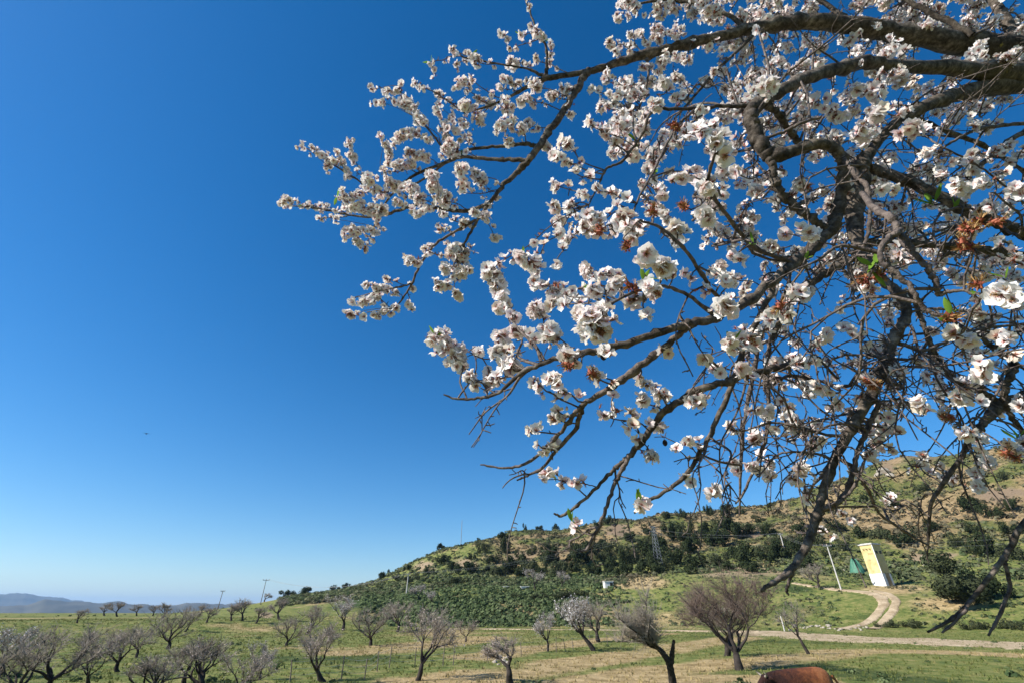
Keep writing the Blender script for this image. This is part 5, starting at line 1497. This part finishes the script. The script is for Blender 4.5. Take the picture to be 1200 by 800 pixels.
for (u0, v0, u1, v1, w, dep, kind) in SL:
    cu, cv = (u0 + u1) / 2, (v0 + v1) / 2
    if 868 < cu < 1000 and 105 < cv < 275 and 0 < dep < 1.55: dep = 1.62      # behind the looping limb
    lead = 26 if cu < 720 else 0
    dd = np.hypot(SU[:, 0] - cu - lead, SU[:, 1] - cv - lead * 0.3)
    # prefer branches at a like depth, up the limb (to the right)
    if dep > 0:
        pr = dd + 90 * np.abs(S[:, 6] - dep) + 0.5 * np.maximum(0, cu - SU[:, 0])
    else:
        pr = dd + 0.5 * np.maximum(0, cu - SU[:, 0]) + 12 * rs.random(len(dd))
    i = int(np.argmin(pr))
    if dep <= 0: dep = S[i, 6] * (1 + rs.normal(0, 0.025))
    if math.hypot(u0 - S[i, 4], v0 - S[i, 5]) > math.hypot(u1 - S[i, 4], v1 - S[i, 5]): u0, v0, u1, v1 = u1, v1, u0, v0
    a = P(u0, v0, dep); b = P(u1, v1, dep * (1 + rs.normal(0, 0.02)))
    base = S[i, :3]
    gap = np.linalg.norm(a - base)
    r0 = min(max(0.0016 + gap * 0.006, 0.0016), 0.0045, ) if gap > 0.03 else 0.0016
    r0 = min(r0, S[i, 3] * 0.9)
    if gap > 0.012:
        path = twig(base, a, r0, 0.0015, 0.13, 11 if gap > .12 else 6)
        if kind == 'f' and cv < 560:
            m = int(gap / 0.030 * (0.9 if cu < 840 else 0.38)); m = min(m, 11)
            for _ in range(m):
                j = rs.uniform(0.3, 1.0) * (len(path) - 1); j0 = min(int(j), len(path) - 2)
                c = path[j0] + (path[j0 + 1] - path[j0]) * (j - j0)
                if proj(c)[2] < 0.75: continue
                d = rs.normal(0, 1, 3); d /= np.linalg.norm(d)
                q = rs.random(); kd = 'open' if q < .4 else ('cup' if q < .7 else ('bud' if q < .85 else ('flat' if q < .93 else 'spent')))
                flowers.append((c + d * rs.uniform(0.006, 0.018), d + SUNV * .3, rs.uniform(.026, .04) * (.5 if kd in ('bud', 'spent') else 1), kd, rs.random()))
    twig(a, b, 0.0015, 0.0009, 0.06, 4, False)
    hw = w * dep / FPX
    fill_sleeve(a, b, hw, kind, w, 1.5 if (500 < cu < 860 and 220 < cv < 480) else (1.15 if cu < 700 else 1.0))

# bare hanging twigs, thickest in the right half
w8 = np.where(S[:, 4] > 820, 1.0, 0.16) * np.where((S[:, 4] < 1260), 1, 0.3) * np.where(S[:, 5] > 560, 0.5, 1.0) * np.where(S[:, 4] < 620, 0.35, 1.0)
loop = (S[:, 4] > 865) & (S[:, 4] < 1005) & (S[:, 5] > 60) & (S[:, 5] < 290) & (S[:, 6] < 1.62)
w8 = np.where(loop, w8 * 0.08, w8)
w8 = w8 / w8.sum()
w8b = w8 * np.where((S[:, 5] > 280) & (S[:, 4] > 820), 1.7, 1.0); w8b /= w8b.sum()
for k in range(165):
    i = int(rs.choice(len(S), p=w8b))
    p0 = S[i, :3]
    down = 0.75 if S[i, 5] > 200 else 0.1
    d = rs.normal(0, 0.5, 3) + np.array((-0.35, 0, -down)); d /= np.linalg.norm(d)
    L = rs.uniform(0.15, 0.5) if S[i, 4] > 820 else rs.uniform(0.08, 0.2)
    r0 = min(rs.uniform(0.0022, 0.0050), S[i, 3] * .85)
    if proj(p0 + d * L)[1] > 690 or proj(p0 + d * L)[2] < 0.8: continue
    p = twig(p0, p0 + d * L, r0, 0.0013, 0.15, 12, True, rs.uniform(0.05, 0.25))
    for j in range(int(rs.integers(2, 5))):
        m = int(rs.integers(2, 9))
        e = d * 0.5 + rs.normal(0, 0.7, 3); e /= np.linalg.norm(e)
        l = rs.uniform(0.05, 0.2)
        twig(p[m], p[m] + e * l, 0.0019, 0.0011, 0.15, 7)
        if rs.random() < 0.10 and proj(p[m])[1] < 520 and proj(p[m])[2] > 0.9: fill_sleeve(p[m] + e * l * .7, p[m] + e * l, 0.02, 'f', 6)
V, F = tubes(np.array([a[0] for a in SPUR]), np.array([a[1] for a in SPUR]), 4); TW.add(V, F)
link('twigs', TW.mesh('almond_twigs', [M_TWIG]), ALM, kind='stuff')

# ---------------------------------------------------------------- one flower, unit diameter, facing +z
def flower_geo(kind, seed, hi=False):
    r = np.random.default_rng(seed)
    mb = MB()
    if kind in ('open', 'cup', 'flat'):
        tilt0 = {'flat': 0.10, 'open': 0.34, 'cup': 0.68}[kind]
        na, nl = (5, 5) if hi else ((3, 4) if seed < 1000 else (3, 3))
        petals = []
        for k in range(5):
            az = k * 2 * math.pi / 5 + r.normal(0, 0.08)
            tilt = tilt0 + r.normal(0, 0.22)
            if r.random() < 0.10: continue
            ln = r.uniform(0.82, 1.08)
            curl = r.uniform(-0.25, 0.25)
            wid = r.uniform(0.27, 0.33)
            V, C = [], []
            for i in range(nl):
                t = i / (nl - 1)
                ang = tilt + curl * t * t - 0.35 * t * (kind == 'cup')
                rr = 0.07 + 0.46 * t * ln
                prof = math.sin(min(1.0, 0.12 + t * 0.95) * math.pi * 0.80) ** 0.7 * wid
                for j in range(na):
                    s = -1 + 2 * j / (na - 1)
                    notch = -0.05 * (1 - abs(s)) * (t == 1) + (-0.05 * s * s * (t > .6))
                    x = (rr + notch) * math.cos(ang); z = (rr + notch) * math.sin(ang) + 0.10 * s * s * t + r.normal(0, 0.022)
                    y = s * prof
                    V.append((x * math.cos(az) - y * math.sin(az), x * math.sin(az) + y * math.cos(az), z))
                    C.append((t, 0, 0, 1))
            F = [(i * na + j, (i + 1) * na + j, (i + 1) * na + j + 1, i * na + j + 1) for i in range(nl - 1) for j in range(na - 1)]
            petals.append((np.array(V), F, np.array(C)))
        ctr = MB()
        # receptacle + sepals (behind) and stamens (in front)
        V, F = tube([(0, 0, -0.22), (0, 0, -0.12), (0, 0, 0.02)], [0.03, 0.07, 0.08], 6 if seed < 1000 else 4); ctr.add(V, F, 1)
        n = 14 if hi else (8 if seed < 1000 else 4)
        for k in range(n):
            a = r.random() * 6.28; t = r.uniform(0.2, 0.85); L = r.uniform(0.2, 0.32)
            e = np.array((math.cos(a) * math.sin(t), math.sin(a) * math.sin(t), math.cos(t))) * L
            p = np.array((-math.sin(a), math.cos(a), 0)) * 0.010
            q = np.array((math.cos(a), math.sin(a), 0)) * 0.045
            ctr.add([q * .8 - p, q * .8 + p, e + p * .7, e - p * .7], [(0, 1, 2, 3)], 2)
            hd = 0.026
            ctr.add([e + (hd, 0, 0), e + (0, hd, 0), e - (hd, 0, 0), e - (0, hd, 0), e + (0, 0, hd)], [(0, 1, 4), (1, 2, 4), (2, 3, 4), (3, 0, 4)], 2)
        for k in range(5):
            a = (k + .5) * 2 * math.pi / 5
            c, s_ = math.cos(a), math.sin(a)
            ctr.add([(c * .08 - s_ * .05, s_ * .08 + c * .05, -.02), (c * .08 + s_ * .05, s_ * .08 - c * .05, -.02), (c * .26, s_ * .26, -.07)], [(0, 1, 2)], 1)
        return petals, ctr
    ctr = MB(); petals = []
    if kind == 'bud':
        V, F = tube([(0, 0, -.3), (0, 0, -.15), (0, 0, 0.0)], [.06, .14, .20], 6); ctr.add(V, F, 1)
        V, F = tube([(0, 0, -.05), (0, 0, .15), (0, 0, .35), (0, 0, .48)], [.18, .28, .22, .02], 7)
        petals.append((V, F, np.tile(np.array((0.28, 0, 0, 1.)), (len(V), 1))))
    else:   # spent: calyx star with a tuft of stamens
        V, F = tube([(0, 0, -.4), (0, 0, -.2), (0, 0, 0.1)], [.06, .13, .17], 7); ctr.add(V, F, 3)
        for k in range(5):
            a = k * 2 * math.pi / 5 + r.normal(0, .1); c, s_ = math.cos(a), math.sin(a)
            ctr.add([(c * .2 - s_ * .14, s_ * .2 + c * .14, .08), (c * .2 + s_ * .14, s_ * .2 - c * .14, .08), (c * .5, s_ * .5, r.uniform(-.1, .3))], [(0, 1, 2)], 3)
        for k in range(12):
            a = r.random() * 6.28; t = r.uniform(0.1, 0.7); L = r.uniform(.4, .75)
            e = np.array((math.cos(a) * math.sin(t), math.sin(a) * math.sin(t), math.cos(t))) * L
            p = np.array((-math.sin(a), math.cos(a), 0)) * 0.025
            ctr.add([-p, p, e + p, e - p], [(0, 1, 2, 3)], 2)
    return petals, ctr

FMATS = [M_PETAL, M_CALYX, M_STAMEN, M_SPENT]
GEO = {}; LOW = {}
for kd, m in (('open', 5), ('cup', 5), ('flat', 3), ('bud', 2), ('spent', 3)):
    for s in range(m): GEO[(kd, s)] = flower_geo(kd, 10 * s + len(kd)); LOW[(kd, s)] = flower_geo(kd, 1000 + 10 * s + len(kd))
NV = {'open': 5, 'cup': 5, 'flat': 3, 'bud': 2, 'spent': 3}
def whole(petals, ctr, rnd):
    mb = MB()
    for V, F, C in petals:
        C = C.copy(); C[:, 1] = rnd; mb.add(V, F, 0, C)
    off = mb.n
    for V in ctr.v: mb.v.append(V)
    for c in ctr.c: mb.c.append(c)
    for k, fs in ctr.f.items():
        for f in fs: mb.f.setdefault(k, []).append(f + off)
    mb.n += ctr.n
    return mb

def basis(f, roll):
    z = f / n3(f)
    a = np.array((0, 0, 1.)) if abs(z[2]) < .9 else np.array((1., 0, 0))
    x = cr3(a, z); x /= n3(x); y = cr3(z, x)
    c, s = math.cos(roll), math.sin(roll)
    return np.stack([x * c + y * s, -x * s + y * c, z], 1)

C_ = np.array([f[0] for f in flowers])
uu, vv, dd = proj(C_)
inview = (uu > -10) & (uu < 1210) & (vv > -10) & (vv < 810)
size_px = np.where(inview, np.array([f[2] for f in flowers]) * FPX / np.maximum(dd, .3), 0)
order = np.argsort(-size_px)
single = set(order[:300].tolist()); petalled = set([i for i in order[:300].tolist() if flowers[i][3] in ('open', 'cup', 'flat')][:60])

# blossoms built one by one: the 300 that show largest, the nearest of them with single petals
HI = {(kd, s): flower_geo(kd, 10 * s + len(kd), True) for kd in ('open', 'cup', 'flat') for s in range(3)}
WH, PM, CM = {}, {}, {}
def to_mesh_petal(V, F, C, rnd, name):
    mb = MB(); C = C.copy(); C[:, 1] = rnd; mb.add(V, F, 0, C); return mb.mesh(name, FMATS, True, 'fl')
def ctr_mesh(ctr, name):
    mb = MB(); mb.v = ctr.v; mb.c = ctr.c; mb.f = ctr.f; mb.n = ctr.n
    return mb.mesh(name, FMATS, True, 'fl')
RB = [0.08, 0.3, 0.5, 0.62, 0.8, 0.97]
batch = {}
for i, (c, f, dia, kd, rnd) in enumerate(flowers):
    var = int(rs.integers(NV[kd])); roll = rs.random() * 6.28
    if i in single:
        R = basis(f, roll)
        rb = int(rnd * 5.999)
        M4 = Matrix(((R[0, 0], R[0, 1], R[0, 2], 0), (R[1, 0], R[1, 1], R[1, 2], 0), (R[2, 0], R[2, 1], R[2, 2], 0), (0, 0, 0, 1)))
        if i in petalled:
            var = var % 3
            if (kd, var) not in CM: CM[(kd, var)] = ctr_mesh(HI[(kd, var)][1], 'blossom_heart')
            o = link('blossom', CM[(kd, var)], ALM)
            for k, (V, F, C) in enumerate(HI[(kd, var)][0]):
                if (kd, var, rb, k) not in PM: PM[(kd, var, rb, k)] = to_mesh_petal(V, F, C, RB[rb], 'petal')
                link('petal', PM[(kd, var, rb, k)], o)
        else:
            if (kd, var, rb) not in WH: WH[(kd, var, rb)] = whole(*GEO[(kd, var)], RB[rb]).mesh('blossom_' + kd, FMATS, True, 'fl')
            o = link('blossom' if kd not in ('bud', 'spent') else ('flower_bud' if kd == 'bud' else 'spent_blossom'), WH[(kd, var, rb)], ALM)
        o.matrix_local = Matrix.Translation(Vector(c - AO)) @ M4 @ Matrix.Scale(dia, 4)
    else:
        batch.setdefault((kd, var), []).append((c - AO, basis(f, roll) * dia, rnd))
FB = MB()
for (kd, var), items in batch.items():
    g = whole(*LOW[(kd, var)], 0.5)
    V = np.concatenate(g.v); C = np.concatenate(g.c)
    T0 = np.array([a[0] for a in items]); Rm = np.array([a[1] for a in items]); rn = np.array([a[2] for a in items])
    VV = np.einsum('nij,vj->nvi', Rm, V) + T0[:, None, :]
    CC = np.tile(C, (len(items), 1, 1)); CC[:, :, 1] = rn[:, None]
    n, m = VV.shape[:2]
    base = FB.n
    FB.v.append(VV.reshape(-1, 3)); FB.c.append(CC.reshape(-1, 4)); FB.n += n * m
    for (k, mt), fs in g.f.items():
        F = np.concatenate(fs)
        FB.f.setdefault((k, mt), []).append((F[None] + (np.arange(n) * m)[:, None, None]).reshape(-1, k) + base)
link('small_blossoms', FB.mesh('small_blossoms', FMATS, True, 'fl'), ALM, kind='stuff')
print('flowers', len(flowers), 'in view', int(inview.sum()))

# ---------------------------------------------------------------- young leaves and old husks
def leaf_mesh():
    V, F, n = [], [], 7
    for i in range(n):
        t = i / (n - 1); w = 0.16 * math.sin(math.pi * min(1, t * 0.93 + 0.05)) ** 0.8
        z = 0.12 * t * t
        V += [(t, -w, z + .05), (t, 0, z), (t, w, z + .05)]
    for i in range(n - 1):
        for j in range(2): F.append((i * 3 + j, (i + 1) * 3 + j, (i + 1) * 3 + j + 1, i * 3 + j + 1))
    mb = MB(); mb.add(V, F); return mb.mesh('young_leaf', [M_LEAF])
LEAF = leaf_mesh()
LV = [(1095, 243, 1.35, .055, 5), (1115, 240, 1.35, .04, 2), (612, 303, 1.3, .03, 3), (515, 394, 1.2, .03, 2), (764, 198, 1.3, .03, 3), (690, 332, .9, .025, 2), (748, 322, .85, .028, 3), (778, 328, .85, .028, 3),
      (1115, 357, .78, .032, 3), (1010, 312, .88, .035, 3), (1024, 312, .88, .035, 2), (878, 288, 1.05, .025, 3), (962, 126, 1.4, .035, 3), (447, 150, 2.3, .05, 2), (504, 70, 2.25, .045, 2), (560, 52, 2.25, .045, 2),
      (356, 252, 2.45, .06, 2), (538, 187, 2.1, .05, 3), (655, 556, 1.15, .022, 2), (738, 583, 1.2, .03, 3), (672, 603, 1.15, .03, 3), (1196, 512, 1.0, .04, 3), (1174, 318, .78, .035, 2), (606, 40, 2.2, .04, 2), (645, 46, 2.2, .04, 2),
      (940, 300, 1.1, .03, 2), (860, 385, .95, .025, 2), (742, 170, 1.3, .03, 2), (398, 228, 2.35, .05, 2), (1140, 350, .8, .03, 2)]
TP = np.array([a[0] for a in tw_pts]); TU, TVv, TD = proj(TP)
def snap(u, v, d):
    i = int(np.argmin(np.hypot(TU - u, TVv - v) + 40 * np.abs(TD - d)))
    return TP[i]
for (u, v, d, L, n) in LV:
    c = snap(u, v, d)
    for k in range(n):
        o = link('leaf', LEAF, ALM)
        f = rs.normal(0, .6, 3) + np.array((rs.choice((-.6, .4)), -.2, .7)); R = basis(f, rs.random() * 6.28)
        R = R[:, [2, 0, 1]]
        M4 = Matrix(((R[0, 0], R[0, 1], R[0, 2], 0), (R[1, 0], R[1, 1], R[1, 2], 0), (R[2, 0], R[2, 1], R[2, 2], 0), (0, 0, 0, 1)))
        o.matrix_local = Matrix.Translation(Vector(c + rs.normal(0, .004, 3) - AO)) @ M4 @ Matrix.Scale(L * rs.uniform(.7, 1.1), 4)
mb = MB()
V, F = tube([(0, 0, 0.5), (0, 0, .46), (.02, 0, .3), (.03, 0, 0), (.02, 0, -.3), (0, 0, -.46), (0, 0, -.5)], [.02, .12, .29, .36, .28, .12, .01], 10, 0.12, seed=3); mb.add(V, F)
V, F = tube([(0, 0, .45), (.02, 0, .7), (0, 0, 1.0)], [.05, .04, .04], 5); mb.add(V, F)
HUSK = mb.mesh('old_almond_husk', [M_HUSK])
for (u, v, d) in [(775, 517, 1.16), (1103, 176, 1.45), (1010, 410, 1.28), (704, 412, .98)]:
    o = link('dry_husk', HUSK, ALM); c = snap(u, v, d) - np.array((0, 0, 0.018))
    o.matrix_local = Matrix.Translation(Vector(c - AO)) @ Matrix.Scale(0.019, 4)
    i = int(np.argmin(np.linalg.norm(S[:, :3] - c, axis=1)))

# ------------------------------------------------------------------ the air: far hills fade to blue
def haze():
    mb = MB(); box(mb, (0, 0, 120), (33000, 33000, 400))
    m, n, l = mat_new('haze_air')
    n.remove(n['Principled BSDF'])
    v = n.new('ShaderNodeVolumePrincipled')
    v.inputs['Color'].default_value = (0.38, 0.64, 1.0, 1)
    v.inputs['Density'].default_value = 0.000075
    v.inputs['Anisotropy'].default_value = 0.2
    l.new(v.outputs[0], n['Material Output'].inputs['Volume'])
    link('haze', mb.mesh('haze', [m], False), kind='stuff')
haze()
